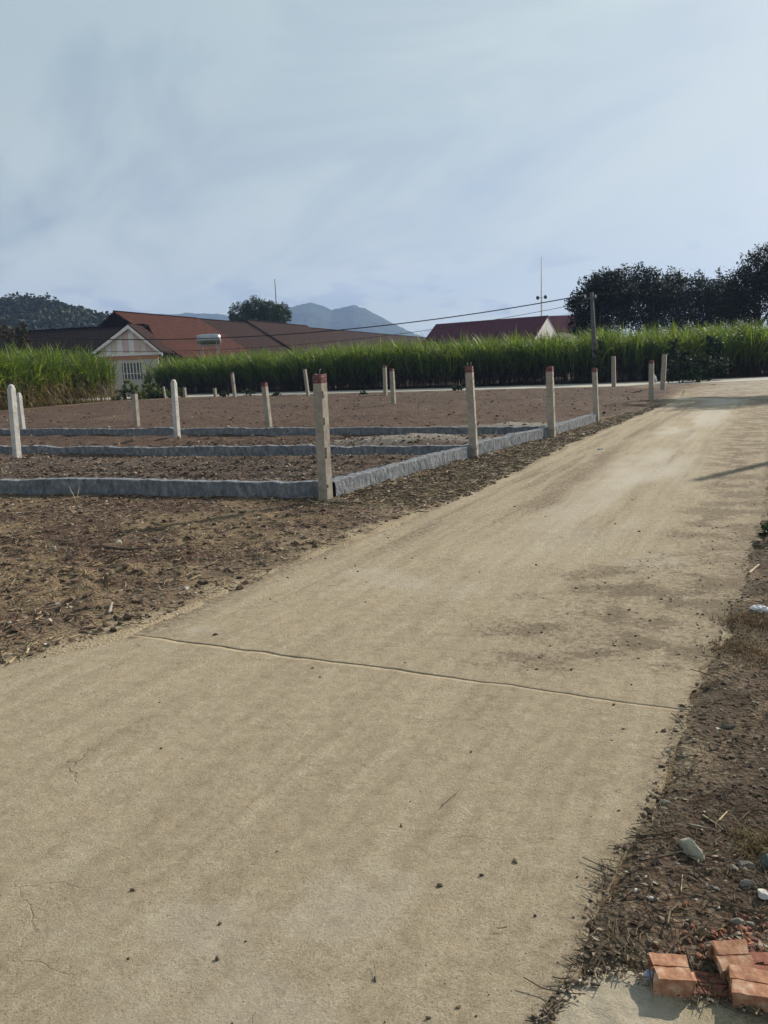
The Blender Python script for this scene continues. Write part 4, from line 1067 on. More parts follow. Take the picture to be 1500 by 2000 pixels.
# ------------------------------------------------------------------ masts, pole and wires
mt = at(1057.5, 502, 140)
ms = empty('antenna_mast', (mt[0], mt[1], 0), 0, 'tall thin white mast with two round loudspeakers rising behind the red roof', 'mast')
tube_obj('pole', [(0, 0, 0), (0, 0, mt[2] * 0.6), (0, 0, mt[2])], [0.17, 0.14, 0.07], MAT['panel_pale'], ms)
zc_ = at(1057, 581, 140)[2]
for s in (-1, 1):
    v, f = ICO2; link('loudspeaker', mesh_np('loudspeaker', v * [0.30, 0.30, 0.36] + [s * 0.68, -0.1, zc_ + s * 0.05], f, MAT['cable'], True), ms)
tube_obj('crossarm', [(-0.7, 0, zc_ - 0.05), (0.7, 0, zc_ + 0.05)], 0.05, MAT['panel_pale'], ms)
mt = at(536.5, 545, 165)
ms = empty('antenna_mast', (mt[0], mt[1], 0), 0, 'thin dark antenna rod rising from the round tree behind the tiled roof', 'mast')
tube_obj('pole', [(0, 0, 0), (0, 0, mt[2] * 0.5), (0, 0, mt[2])], [0.16, 0.13, 0.07], MAT['pole'], ms)

PB = gp(1164, 750); PB[2] = 0
ptop = at(1155.5, 571, PB[1])
up = empty('utility_pole', (PB[0], PB[1], 0), 0, 'weathered concrete utility pole wrapped in climbing vine in front of the cane', 'pole')
dx = (ptop - PB)[0]; hp = ptop[2]
tube_obj('shaft', [(0, 0, -0.3), (dx * 0.5, 0, hp * 0.5), (dx, 0, hp)], [0.17, 0.15, 0.11], MAT['pole'], up, 10)
MB().box(dx - 0.5, dx + 0.35, -0.06, 0.06, hp - 0.42, hp - 0.32).build('crossarm', MAT['pole'], up)
for x in (-0.42, 0.27): MB().box(dx + x - 0.04, dx + x + 0.04, -0.05, 0.05, hp - 0.32, hp - 0.16).build('insulator', MAT['panel_pale'], up)
crown('vine', [(0.0, -0.1, 0.6, 0.45), (0.05, -0.15, 1.3, 0.42), (0.0, -0.1, 2.0, 0.36), (0.1, -0.15, 2.6, 0.28), (0.3, -0.2, 1.0, 0.35)], 1500, 0.10, MAT['leaves'], [(0.025, 0.045, 0.018), (0.05, 0.07, 0.02)], up, np.random.default_rng(71))
# second pole, out of the frame to the right, whose shadow crosses the lane
PS = gp(1361, 939); L_sh = 6.3 / math.tan(SUN_EL)
PR = np.array([PS[0] + math.sin(SUN_AZ) * L_sh, PS[1] + math.cos(SUN_AZ) * L_sh, 0])
up2 = empty('utility_pole', PR, 0, 'utility pole beside the lane casting a thin shadow across it from the right', 'pole')
tube_obj('shaft', [(0, 0, -0.3), (0, 0, 3.1), (0, 0, 6.3)], [0.13, 0.11, 0.085], MAT['pole'], up2, 10)
def wire(name, P, Q, sag, rad, label, n=48):
    t = np.linspace(0, 1, n)[:, None]
    pts = P * (1 - t) + Q * t; pts[:, 2] -= (4 * sag * t * (1 - t))[:, 0]
    o = tube_obj(name, pts, rad, MAT['cable'], None, 6)
    return tag(o, label, 'cable', 'overhead cables')
Wp = np.array([PB[0] + dx, PB[1], hp - 0.15]); Wr = PR + [0, 0, 6.05]
Wl = at(-420, 604, 62)
PW = np.array([27.5, 35.0, 0])
up3 = empty('utility_pole', PW, 0, 'utility pole farther along the road carrying the cable past the trees', 'pole')
tube_obj('shaft', [(0, 0, -0.3), (0, 0, 4.0), (0, 0, 8.0)], [0.15, 0.13, 0.10], MAT['pole'], up3, 10)
wire('overhead_cable', Wp + [-0.40, 0, 0], Wl, 2.6, 0.038, 'upper dark cable sagging from the utility pole across the tiled roofs to the left')
wire('overhead_cable', Wp + [-0.2, 0, -0.45], Wl + [0, 0, -0.75], 2.85, 0.018, 'thin lower cable sagging below the thicker one across the gable')
wire('overhead_cable', Wp + [0.27, 0, 0], PW + [0, 0, 7.7], 0.75, 0.028, 'dark cable rising from the utility pole past the trees at right')

# ------------------------------------------------------------------ trees and shrubs
DARK = ((0.013, 0.021, 0.011), (0.020, 0.030, 0.014), (0.010, 0.017, 0.010))
MID = ((0.035, 0.058, 0.022), (0.050, 0.080, 0.030), (0.026, 0.045, 0.018))
def lobes_px(cx, d, items):
    """lobes given as (px, py, radius in px, depth shift), relative to the trunk foot"""
    foot = at(cx, 700, d); out = []
    for (px, py, rp, dd) in items:
        p = at(px, py, d + dd); out.append((p[0] - foot[0], dd, p[2], rp / FPX * d))
    return (foot[0], d, 0), out
TREE_D = 72
for i, (cx, d, items, lab, nl) in enumerate([
    (1165, 70, [(1140, 600, 30, 0), (1165, 568, 32, 1), (1192, 558, 32, -1), (1150, 632, 30, 1), (1190, 610, 46, 2), (1128, 640, 16, 0), (1215, 580, 30, 1)], 'dark leafy tree with ragged left side just behind the utility pole', 9500),
    (1262, 74, [(1235, 562, 38, 1), (1270, 558, 34, -1), (1302, 568, 38, 2), (1255, 605, 50, 1), (1300, 615, 46, 0)], 'dark rounded tree in the middle of the tree row at right', 8500),
    (1375, 76, [(1335, 572, 36, 1), (1370, 572, 36, -1), (1405, 575, 38, 1), (1350, 620, 44, 1), (1400, 618, 46, 0), (1425, 600, 36, 1)], 'dark tree with a dip in its crown right of the middle of the tree row', 8500),
    (1478, 70, [(1452, 560, 34, 0), (1485, 522, 40, 1), (1440, 610, 44, 1), (1490, 590, 56, 1), (1530, 540, 60, 0), (1470, 555, 40, 1), (1425, 600, 26, 0)], 'dark tree behind the cane at the right edge of the picture', 8500)]):
    base, lob = lobes_px(cx, d, items)
    tree('broadleaf_tree', base, lob, int(nl * 2.6), 0.12, lab, cols=DARK, seed=301 + i, group='dark trees behind the cane', r0=0.22, shell=0.35)
# big tree right of the lane, mostly out of frame
tree('roadside_tree', (19.6, 33.0, 0), [(-1.9, 0, 5.0, 1.25), (-0.6, 0.5, 6.2, 1.7), (0.9, -0.6, 6.6, 1.9), (2.2, 0.4, 5.6, 1.7), (0.2, -1.2, 5.0, 1.6), (-1.2, 1.1, 5.6, 1.3)], 8000, 0.13, 'tall dark tree beside the lane cut off by the right edge', cols=DARK, seed=311, r0=0.2, shell=0.35)
base, lob = lobes_px(508, 150, [(470, 610, 20, 0), (500, 606, 22, 1), (528, 608, 20, 0), (550, 614, 18, 1), (490, 622, 24, 1), (535, 624, 24, 0), (455, 620, 10, 0)])
tree('round_tree', base, lob, 15000, 0.20, 'round green tree showing above the tiled roof, in front of the blue mountain', cols=MID, seed=312, r0=0.3)
base, lob = lobes_px(42, 72, [(42, 640, 14, 0), (40, 660, 18, 0), (50, 675, 16, 0), (20, 655, 14, 1), (6, 650, 16, 0), (-12, 660, 20, 0)])
tree('brown_tree', base, lob, 1800, 0.16, 'half-bare brownish tree in front of the dark roof at far left', cols=((0.06, 0.045, 0.028), (0.09, 0.065, 0.04), (0.045, 0.05, 0.025)), seed=313, r0=0.1, shell=0.3)
def shrub(name, px, py, lobes, n, size, label, cols, seed, mat='leaves', cat='shrub', stems=4, group=None):
    r = np.random.default_rng(seed); b = gp(px, py); b[2] = 0.0
    e = empty(name, b, 0, label, cat, group)
    crown('foliage', lobes, n, size, MAT[mat], cols, e, r, shell=0.3)
    m = MB()
    for k in range(stems):
        l = lobes[k % len(lobes)]
        v, f, t = tube([(r.normal() * 0.05, r.normal() * 0.05, -0.05), (l[0] * 0.5, l[1] * 0.5, l[2] * 0.55), (l[0], l[1], l[2])], [0.03, 0.022, 0.01], 5); n0 = m.n
        m.v.append(v); m.f.setdefault(4, []).append(f + n0); m.f.setdefault(3, []).append(t + n0); m.n += len(v)
    m.build('stem', MAT['bark'], e, True)
    return e
GLOSSY = ((0.018, 0.034, 0.016), (0.026, 0.046, 0.020), (0.035, 0.055, 0.022))
shrub('glossy_shrub', 1330, 748, [(-0.6, 0, 0.6, 0.7), (0.5, 0, 0.7, 0.8), (-0.4, 0.2, 1.5, 0.6), (0.7, 0.3, 1.6, 0.6), (1.1, 0.3, 2.3, 0.3), (-0.5, 0.3, 2.3, 0.45), (1.5, 0.2, 1.0, 0.6)], 2600, 0.11, 'dark glossy-leaved shrub standing in front of the cane behind the rightmost posts', GLOSSY, 321)
shrub('glossy_shrub', 1385, 744, [(-0.5, 0, 0.7, 0.7), (0.3, 0, 1.2, 0.8), (0.2, 0, 2.1, 0.6), (0.9, 0, 0.8, 0.6)], 2000, 0.13, 'lower dark shrub against the cane right of the taller glossy one', GLOSSY, 322)
WEED = ((0.075, 0.115, 0.026), (0.115, 0.155, 0.036), (0.16, 0.18, 0.06), (0.05, 0.08, 0.022))
for i, (px, py, s, lab) in enumerate([(252, 782, 1.0, 'tall pale green weeds in the gap below the barred window'), (285, 780, 0.95, 'bright green weeds left of the short leaning post'), (305, 779, 0.8, 'low green weeds directly behind the short leaning post'), (345, 777, 0.55, 'low dark weeds behind the white round-topped post')]):
    shrub('weeds', px, py, [(-0.6 * s, 0, 0.4 * s, 0.5 * s), (0.5 * s, 0.2, 0.5 * s, 0.55 * s), (0.0, 0.1, 0.9 * s, 0.5 * s), (0.9 * s, 0, 0.35 * s, 0.4 * s)], 1500, 0.10, lab, WEED, 331 + i, cat='weeds', group='weeds at the edge of the field')
for i, (px, py, s, lab) in enumerate([(486, 775, 0.42, 'small rounded bush at the field edge right of a red-topped post'), (438, 776, 0.34, 'small low bush between a stump post and a red-topped post'), (540, 775, 0.26, 'tiny low bush at the field edge left of the slim leaning post'), (710, 772, 0.2, 'tiny green tuft at the road edge left of the close pair of posts'), (893, 764, 0.3, 'tiny green tuft at the road edge behind the steel-tipped post')]):
    shrub('low_bush', px, py, [(-0.7 * s, 0, 0.5 * s, 0.6 * s), (0.6 * s, 0, 0.55 * s, 0.65 * s), (0, 0, 0.8 * s, 0.6 * s)], 700, 0.06, lab, ((0.04, 0.06, 0.022), (0.06, 0.085, 0.03)), 341 + i, cat='bush', stems=3, group='small bushes along the field edge')
shrub('verge_weed', 1512, 1062, [(0, 0, 0.07, 0.10), (0.06, 0.12, 0.08, 0.10), (0.02, -0.12, 0.06, 0.08), (0.03, 0.3, 0.06, 0.09)], 500, 0.022, 'green weed on the verge at the right edge of the lane', ((0.05, 0.08, 0.022), (0.035, 0.06, 0.02)), 351, cat='weed', stems=3)

# ------------------------------------------------------------------ loose stones and litter
def place(px, py):
    p = gp(px, py); p[2] = float(gz(p[0], p[1])[0]); p = gp(px, py, p[2]); return p
def pebbles(n, sampler, smin, smax, cols, r, flat=0.55, sink=0.25, power=2.6):
    x, y = sampler(n, r); n = len(x); z = gz(x, y)
    s = smin + (smax - smin) * r.random(n) ** power
    v0, f0 = ICO1
    v = v0[None] * (1 + r.normal(size=(n, len(v0), 1)) * 0.24) * s[:, None, None] * np.stack([r.uniform(0.7, 1.4, n), r.uniform(0.55, 1.0, n), r.uniform(flat * 0.6, flat * 1.3, n)], 1)[:, None]
    v = np.einsum('nij,nkj->nki', rand_rot(n, 0.5, r), v) + np.stack([x, y, z + s * flat * (0.6 - sink)], 1)[:, None]
    f = f0[None] + (np.arange(n) * len(v0))[:, None, None]
    c = np.array(cols)[r.integers(0, len(cols), n)] * r.uniform(0.7, 1.25, (n, 1))
    return v.reshape(-1, 3), f.reshape(-1, 3), np.repeat(c, len(v0), 0)
def straws(n, sampler, lmin, lmax, w, cols, r, lift=0.01):
    x, y = sampler(n, r); n = len(x); z = gz(x, y) + lift * r.random(n)
    az = r.uniform(0, 6.28, n); ln = r.uniform(lmin, lmax, n) * 0.5; wid = w * r.uniform(0.5, 1.4, n)
    t = np.array([-1, -0.3, 0.35, 1.0]); bend = r.normal(size=n) * 0.25; pit = r.normal(size=n) * 0.12
    d = np.stack([np.cos(az), np.sin(az)], 1); nn = np.stack([-d[:, 1], d[:, 0]], 1)
    cx = x[:, None] + ln[:, None] * (t[None] * d[:, :1] + (t[None] ** 2) * bend[:, None] * nn[:, :1])
    cy = y[:, None] + ln[:, None] * (t[None] * d[:, 1:] + (t[None] ** 2) * bend[:, None] * nn[:, 1:])
    cz = gz(cx.ravel(), cy.ravel()).reshape(cx.shape) * 0.6 + z[:, None] * 0.4 + 0.004 + np.abs(ln[:, None] * t[None] * pit[:, None])
    tri = np.array([[-1, 0], [1, 0], [0, 1.3]])
    P = np.stack([cx, cy, cz], -1)[:, :, None] + np.concatenate([np.broadcast_to(nn[:, None, None, :] * tri[None, None, :, :1], (n, 4, 3, 2)), np.broadcast_to(tri[None, None, :, 1:], (n, 4, 3, 1))], -1) * wid[:, None, None, None]
    P = P.reshape(n, 12, 3)
    q = np.array([[i * 3 + j, i * 3 + (j + 1) % 3, (i + 1) * 3 + (j + 1) % 3, (i + 1) * 3 + j] for i in range(3) for j in range(3)])
    f = q[None] + (np.arange(n) * 12)[:, None, None]
    c = np.array(cols)[r.integers(0, len(cols), n)] * r.uniform(0.6, 1.2, (n, 1))
    return P.reshape(-1, 3), f.reshape(-1, 4), np.repeat(c, 12, 0)
def off_road(x, y, lo=0.0, ragged=0.18):
    s = np.minimum(poly_sd(lane_poly, x, y), poly_sd(apron_poly, x, y))
    return s + (fbm(x * 3, y * 3, 3, 15) - 0.5) * ragged > lo
def region_left(n, r):
    y = 3.2 + 12 * r.random(n * 3) ** 1.5; x = r.uniform(-8, 4.5, n * 3)
    ok = (x < 0.51 * y - 2.2) & (x > -0.62 * y - 0.3) & off_road(x, y) & (poly_sd(plot_poly, x, y) > 0.05)
    return x[ok][:n], y[ok][:n]
def region_strip(n, r):
    t = r.random(n * 3); b = np.array(P1) + (np.array(g2(1290, 790)) - np.array(P1)) * t[:, None] ** 1.2
    x = b[:, 0] + r.uniform(-0.2, 2.0, n * 3) * 0.89; y = b[:, 1] - r.uniform(-0.2, 2.0, n * 3) * 0.45
    ok = off_road(x, y, -0.05) & (poly_sd(plot_poly, x, y) > 0.03)
    return x[ok][:n], y[ok][:n]
def region_right(n, r):
    y = 1.5 + 7.5 * r.random(n * 4) ** 1.7; x = r.uniform(0.3, 5.2, n * 4)
    ok = (x > 0.45 * y - 0.6) & (x < 0.56 * y + 0.35) & off_road(x, y, -0.02, 0.12)
    return x[ok][:n], y[ok][:n]
def region_rows(n, r):
    y = 9.0 + 8 * r.random(n * 3); x = r.uniform(-10, 5, n * 3)
    dens = np.where(y < 13.0, 1.0, 0.6)
    ok = (poly_sd(plot_poly, x, y) < -0.12) & (r.random(n * 3) < dens) & (x > -0.6 * y) & (r.random(n * 3) < 0.25 + 0.75 * smooth(3, -3, x))
    return x[ok][:n], y[ok][:n]
def region_field(n, r):
    y = 16 + 45 * r.random(n * 3) ** 1.4; x = r.uniform(-24, 14, n * 3)
    ok = (poly_sd(plot_poly, x, y) < -0.2)
    return x[ok][:n], y[ok][:n]
def region_lane(n, r):
    y = 1.5 + 14 * r.random(n * 4) ** 2.0; x = r.uniform(-4, 7, n * 4)
    s = -poly_sd(lane_poly, x, y)
    keep = r.random(n * 4) < 0.06 + 0.94 * np.exp(-np.maximum(s, 0) * 3.0)
    ok = (s > 0.0) & keep
    return x[ok][:n], y[ok][:n]
EARTH = [(0.115, 0.077, 0.053), (0.155, 0.107, 0.072), (0.080, 0.053, 0.038), (0.20, 0.145, 0.10)]
PEB = [(0.30, 0.26, 0.20), (0.22, 0.19, 0.15), (0.36, 0.32, 0.26), (0.18, 0.14, 0.11), (0.26, 0.20, 0.14)]
PALE = [(0.42, 0.38, 0.31), (0.52, 0.48, 0.42), (0.34, 0.29, 0.22)]
TAN = [(0.28, 0.21, 0.125), (0.19, 0.14, 0.085), (0.36, 0.285, 0.185), (0.11, 0.08, 0.055), (0.14, 0.105, 0.07)]
def merge(parts):
    V, F3, F4, C = [], [], [], []; n = 0
    for v, f, c in parts:
        V.append(v); C.append(c); (F3 if f.shape[1] == 3 else F4).append(f + n); n += len(v)
    fl = ([np.concatenate(F3)] if F3 else []) + ([np.concatenate(F4)] if F4 else [])
    return np.concatenate(V), fl, np.concatenate(C)
def stuff(name, parts, mat, label, cat):
    v, f, c = merge(parts)
    tag(link(name, mesh_np(name, v, f, MAT[mat], False, c)), label, cat, kind='stuff')
r = np.random.default_rng(401)
stuff('rubble', [pebbles(16000, region_left, 0.005, 0.040, EARTH, r, 0.5, 0.45, 5.0), pebbles(2600, region_left, 0.005, 0.026, PEB, r, 0.5, 0.3, 4.0), pebbles(200, region_left, 0.010, 0.026, PALE, r)], 'stones', 'brown clods and pebbles strewn over the bare earth at left', 'rubble')
stuff('dry_litter', [straws(9000, region_left, 0.03, 0.14, 0.0030, TAN, r, 0.02)], 'litter', 'dry straw bits over the bare earth at left', 'litter')
stuff('rubble', [pebbles(7000, region_strip, 0.006, 0.040, EARTH, r, 0.5, 0.45, 4.0), pebbles(1200, region_strip, 0.006, 0.028, PEB, r, 0.5, 0.3, 3.5), pebbles(120, region_strip, 0.015, 0.04, PALE, r)], 'stones', 'clods and chips between the lane and the roadside beam', 'rubble')
stuff('dry_litter', [straws(2600, region_strip, 0.05, 0.22, 0.005, TAN, r, 0.03)], 'litter', 'dry stalks between the lane and the roadside beam', 'litter')
dim = lambda cs, k: [tuple(np.array(c) * k) for c in cs]
stuff('gravel', [pebbles(11000, region_right, 0.002, 0.013, dim(PEB[1:2] + PEB[3:] + EARTH, 0.72), r, 0.5, 0.35, 4.5), pebbles(5500, region_right, 0.002, 0.013, dim(EARTH, 0.65), r, 0.5, 0.4, 3.0), pebbles(150, region_right, 0.004, 0.011, PALE, r)], 'stones', 'fine dark gravel of the verge at right', 'gravel')
stuff('dry_litter', [straws(6500, region_right, 0.012, 0.07, 0.0012, dim(TAN, 0.75), r, 0.015), straws(450, region_right, 0.06, 0.16, 0.002, TAN, r, 0.02)], 'litter', 'dry straw and twigs over the verge at right', 'litter')
def region_apron_edge(n, r):
    e = resample(np.array([tuple(p) for p in apron_edge[:9]]), 400)[r.integers(0, 400, n)]
    return e[:, 0] + r.normal(size=n) * 0.022, e[:, 1] + r.normal(size=n) * 0.018
stuff('rubble', [pebbles(260, region_apron_edge, 0.002, 0.010, EARTH + PEB + PALE[:1], r, 0.6, 0.2, 3.0)], 'stones', 'crumbled bits along the broken edge of the concrete apron', 'rubble')
stuff('gravel', [pebbles(16000, region_rows, 0.010, 0.040, PEB[1:2] + PEB[3:] + EARTH * 2, r, 0.5, 0.35, 3.2), pebbles(450, region_rows, 0.012, 0.035, PALE, r)], 'stones', 'stony brown soil between the foundation beams', 'gravel')
stuff('rubble', [pebbles(9000, region_field, 0.012, 0.06, EARTH, r, 0.45, 0.5, 4.0), pebbles(700, region_field, 0.015, 0.045, PALE, r, 0.5, 0.4)], 'stones', 'clods over the brown field behind the beams', 'rubble')
def region_spill(n, r):
    y = r.uniform(3.4, 7.0, n * 4); x = r.uniform(0.6, 4.2, n * 4)
    ok = lane_attr(x, y)[:, 0] > r.uniform(0.2, 0.75, n * 4)
    return x[ok][:n], y[ok][:n]
stuff('grit', [pebbles(1900, region_spill, 0.002, 0.011, EARTH + [(0.08, 0.06, 0.045)], r, 0.55, 0.35, 4.0), pebbles(1500, region_lane, 0.0015, 0.010, [(0.10, 0.075, 0.05), (0.16, 0.12, 0.08), (0.07, 0.05, 0.04)], r, 0.7, 0.25, 3.5), straws(160, region_lane, 0.015, 0.07, 0.0012, TAN, r)], 'stones', 'dark crumbs of earth lying on the concrete lane', 'grit')
def leaf_litter():
    n = 1500; x, y = region_right(n, r); n = len(x); z = gz(x, y) + 0.006
    s = r.uniform(0.005, 0.015, n)
    v, f = leaf_quads(np.stack([x, y, z], 1), s, r, tilt=0.5, aspect=0.38)
    c = np.array([(0.30, 0.25, 0.18), (0.22, 0.17, 0.11), (0.14, 0.10, 0.065), (0.36, 0.32, 0.25)])[r.integers(0, 4, n)]
    tag(link('leaf_litter', mesh_np('leaf_litter', v, f, MAT['litter'], False, np.repeat(c, 4, 0))), 'small dry leaves over the verge at right', 'litter', kind='stuff')
leaf_litter()

def rock(px, py, sx, sy, sz, mat, label, seed, rz=0.0, name='stone', cat='stone', group='larger stones on the ground', sub=ICO3, rough=0.16, sink=0.42, dx=(0, 0)):
    rr = np.random.default_rng(seed); p = place(px, py)
    v, f = sub; v = v.copy()
    k = 15; dirs = rr.normal(size=(k, 3)); dirs /= np.linalg.norm(dirs, axis=1)[:, None]
    for d in dirs:                                            # plane cuts give a broken-stone shape
        lim = rr.uniform(0.52, 0.85); q = v @ d; over = np.maximum(q - lim, 0); v = v - over[:, None] * d * 0.9
    v = v * (1 + rough * (rr.normal(size=(len(v), 1)) * 0.12)) * [sx, sy, sz]
    me = mesh_np(name, v, f, MAT[mat], False)
    o = link(name, me, None, (p[0] + dx[0], p[1] + dx[1], p[2] + sz * (1 - 2 * sink) * 0.8), (rr.normal() * 0.1, rr.normal() * 0.1, rz))
    return tag(o, label, cat, group)
rock(1352, 1668, 0.030, 0.062, 0.040, 'rock_pale', 'large pale boulder-like stone on the right verge, rounded and elongated', 501, 0.35)
rock(1497, 1690, 0.024, 0.036, 0.030, 'rock_green', 'dark greenish stone cut by the right edge of the picture', 502)
rock(1455, 1690, 0.034, 0.014, 0.014, 'rock_grey', 'flat grey stone left of the dark greenish stone', 503, -0.5)
rock(1430, 1696, 0.022, 0.012, 0.011, 'rock_grey', 'small flat grey stone left of another flat grey stone', 504, -0.3)
rock(1457, 1728, 0.028, 0.016, 0.016, 'rock_grey', 'oval grey stone above the white triangular chip', 505, -0.4)
rock(1489, 1748, 0.020, 0.018, 0.016, 'rock_white', 'white angular chip near the right edge above the bricks', 506, 0.6)
rock(1441, 1802, 0.026, 0.016, 0.014, 'rock_grey', 'smooth grey pebble lying behind the brick pile', 507, 0.1)
rock(1467, 1806, 0.014, 0.010, 0.009, 'rock_pale', 'little pale chip right of the smooth grey pebble', 508, 0.1)
rock(1273, 1756, 0.018, 0.010, 0.008, 'rock_white', 'bright white shell-like chip alone on the verge', 509, -0.4)
rock(1240, 1740, 0.013, 0.008, 0.006, 'rock_white', 'smaller white chip left of the bright white one', 510, 0.9)
rock(1395, 1735, 0.022, 0.010, 0.010, 'rock_grey', 'flat grey chip in the middle of the right verge', 511, -0.5)
rock(1422, 1420, 0.035, 0.014, 0.014, 'rock_grey', 'flat grey stone on the verge beside the lane joint', 512, -0.2)
rock(1334, 1477, 0.024, 0.012, 0.010, 'rock_pale', 'flat pale stone at the lane edge, upper of two', 513, -0.5)
rock(1300, 1569, 0.024, 0.013, 0.012, 'rock_pale', 'flat pale stone at the lane edge, lower of two', 514, -0.4)
rock(1297, 1428, 0.015, 0.011, 0.012, 'dead_wood', 'round dark clod lying on the lane near the right edge', 515, 0, 'clod', 'clod')
rock(1375, 1404, 0.030, 0.014, 0.010, 'dead_wood', 'dark crumpled leaf-like clod right of the lane joint', 516, 0.2, 'clod', 'clod')
rock(421, 1240, 0.018, 0.010, 0.016, 'dead_wood', 'dark crumb on the lane just beyond the joint', 517, 0.4, 'clod', 'clod')
rock(105, 1078, 0.030, 0.028, 0.060, 'rock_pale', 'upright pale stone in the rubble at left', 518, 0.3)
rock(143, 1083, 0.060, 0.035, 0.035, 'rock_pale', 'broad pale stone right of the upright stone at left', 519, 0.1)
rock(158, 1107, 0.028, 0.022, 0.020, 'rock_white', 'roundish white pebble below the broad pale stone', 520, 0.1)
rock(35, 1004, 0.065, 0.022, 0.018, 'rock_white', 'white chip lying farthest left below the near beam', 521, 0.0)
rock(80, 1001, 0.050, 0.022, 0.020, 'rock_white', 'second white chip from the left below the near beam', 522, 0.0)
rock(167, 1041, 0.070, 0.026, 0.018, 'rock_white', 'thin white shard above the broad pale stone', 523, 0.05)
rock(113, 1181, 0.028, 0.014, 0.010, 'rock_white', 'small white shard near the lower left straw', 524, 0.05)
rock(8, 1128, 0.030, 0.02, 0.02, 'rock_pale', 'pale pebble at the left edge of the picture', 525, 0.05)
rock(695, 979, 0.085, 0.035, 0.022, 'rock_white', 'white shell-shaped chip right of the tallest post foot', 526, -0.4)
rock(662, 976, 0.050, 0.03, 0.02, 'rock_white', 'small white chip touching the tallest post foot', 527, -0.3)
rock(952, 889, 0.11, 0.06, 0.06, 'rock_grey', 'grey block fragment beside the steel-tipped post', 528, -0.2)
rock(938, 912, 0.09, 0.03, 0.02, 'rock_white', 'long white chip below the grey block fragment', 529, 0.1)
rock(889, 815, 0.07, 0.05, 0.05, 'rock_white', 'bright white stone alone on the brown field', 530, 0.1)
rock(1172, 878, 0.06, 0.035, 0.035, 'rock_white', 'white pebble at the lane edge below the beam end', 531, 0.1)
rock(232, 1062, 0.04, 0.035, 0.04, 'rock_pale', 'brownish pale lump beside the post shadow', 532, 0.1)

def crumple(px, py, size, mat, label, seed, name, cat):
    rr = np.random.default_rng(seed); p = place(px, py); v, f = ICO3
    q = v * (1 + 0.35 * (rr.random((len(v), 1)) - 0.5)); q = q * size
    for _ in range(9):
        d = rr.normal(size=3); d /= np.linalg.norm(d); q = q + d * (0.28 * np.abs(((v @ d) * 3.1 + rr.random()) % 1 - 0.5))[:, None] * np.min(size)
    return tag(link(name, mesh_np(name, q, f, MAT[mat], False), None, (p[0], p[1], p[2] + size[2] * 0.7), (0, 0, rr.random() * 3)), label, cat)
crumple(1484, 1193, (0.050, 0.030, 0.024), 'plastic_white', 'crumpled white plastic scrap on the ochre grass at right', 541, 'plastic_scrap', 'litter')
crumple(1273, 1912, (0.020, 0.016, 0.013), 'plastic_blue', 'crumpled bluish paper scrap under the left brick', 542, 'paper_scrap', 'litter')
# white bag hung on a post
bp = gp(1272, 785); bt = at(1278, 738, bp[1] - 0.10)
v, f = ICO3; w_ = np.interp(v[:, 2], [-1, -0.5, 0.2, 0.7, 1], [0.8, 1.0, 0.85, 0.5, 0.25]); rr = np.random.default_rng(5)
bagv = v * np.array([0.085, 0.07, 0.19]) * np.stack([w_, w_, np.ones_like(w_)], 1) * (1 + 0.10 * rr.normal(size=(len(v), 1)))
bagv[:, 0] += -0.05 * v[:, 2]
tag(link('plastic_bag', mesh_np('plastic_bag', bagv, f, MAT['plastic_white'], False), None, bt), 'white plastic bag hanging at the side of a field post', 'bag')

def stick(pts, rad, mat, label, name='twig', cat='twig', lift=0.006, taper=0.4):
    P = []
    for i, (px, py) in enumerate(pts):
        p = place(px, py); p[2] = max(p[2], 0.004) + lift; P.append(p)
    P = resample(np.array(P), 9)
    return tag(tube_obj(name, P, np.linspace(rad, rad * taper, 9), MAT[mat], None, 6), label, cat, 'twigs and straws on the ground')
stick([(205, 1075), (250, 1080), (300, 1076)], 0.016, 'dead_wood', 'long dark branch lying below the post shadow', lift=0.03)
stick([(213, 1200), (219, 1180)], 0.012, 'grey_wood', 'short grey stick pointing at the lane from the left rubble', taper=0.8)
stick([(50, 1278), (62, 1262), (72, 1257)], 0.008, 'straw', 'thick straw piece at the lane edge, lower left')
stick([(18, 1297), (32, 1284)], 0.006, 'straw', 'straw piece nearest the lower left corner of the lane edge')
stick([(95, 1250), (112, 1243)], 0.005, 'straw', 'short straw left of a long thin straw at the lane edge')
stick([(135, 1248), (158, 1240)], 0.004, 'straw', 'long thin straw at the lane edge close to the joint')
stick([(1203, 1796), (1206, 1828), (1222, 1848), (1219, 1875)], 0.0018, 'dead_wood', 'thin bent stem standing out left of the brick pile')
stick([(1408, 1232), (1414, 1246), (1408, 1258)], 0.004, 'straw', 'curled pale stem in the dark patch of the right verge')
stick([(1330, 1745), (1333, 1712)], 0.002, 'straw', 'upright arm of a forked twig on the right verge')
stick([(1331, 1728), (1346, 1738)], 0.0016, 'straw', 'side arm of a forked twig on the right verge')
stick([(1403, 1607), (1420, 1588)], 0.004, 'straw', 'pale split straw lying above the boulder-like stone')
stick([(1345, 1613), (1400, 1625)], 0.0035, 'grey_wood', 'long grey straw pointing at the pale split one')
stick([(1372, 1595), (1408, 1618)], 0.003, 'straw', 'crossing straw just left of the pale split straw')
stick([(1286, 1662), (1322, 1640)], 0.0025, 'dead_wood', 'dark thin twig left of the boulder-like stone')
stick([(862, 1578), (898, 1548)], 0.0018, 'dead_wood', 'fine dark twig lying in the middle of the lane')
stick([(1462, 1122), (1482, 1104)], 0.010, 'straw', 'pale stick by the green verge weed')

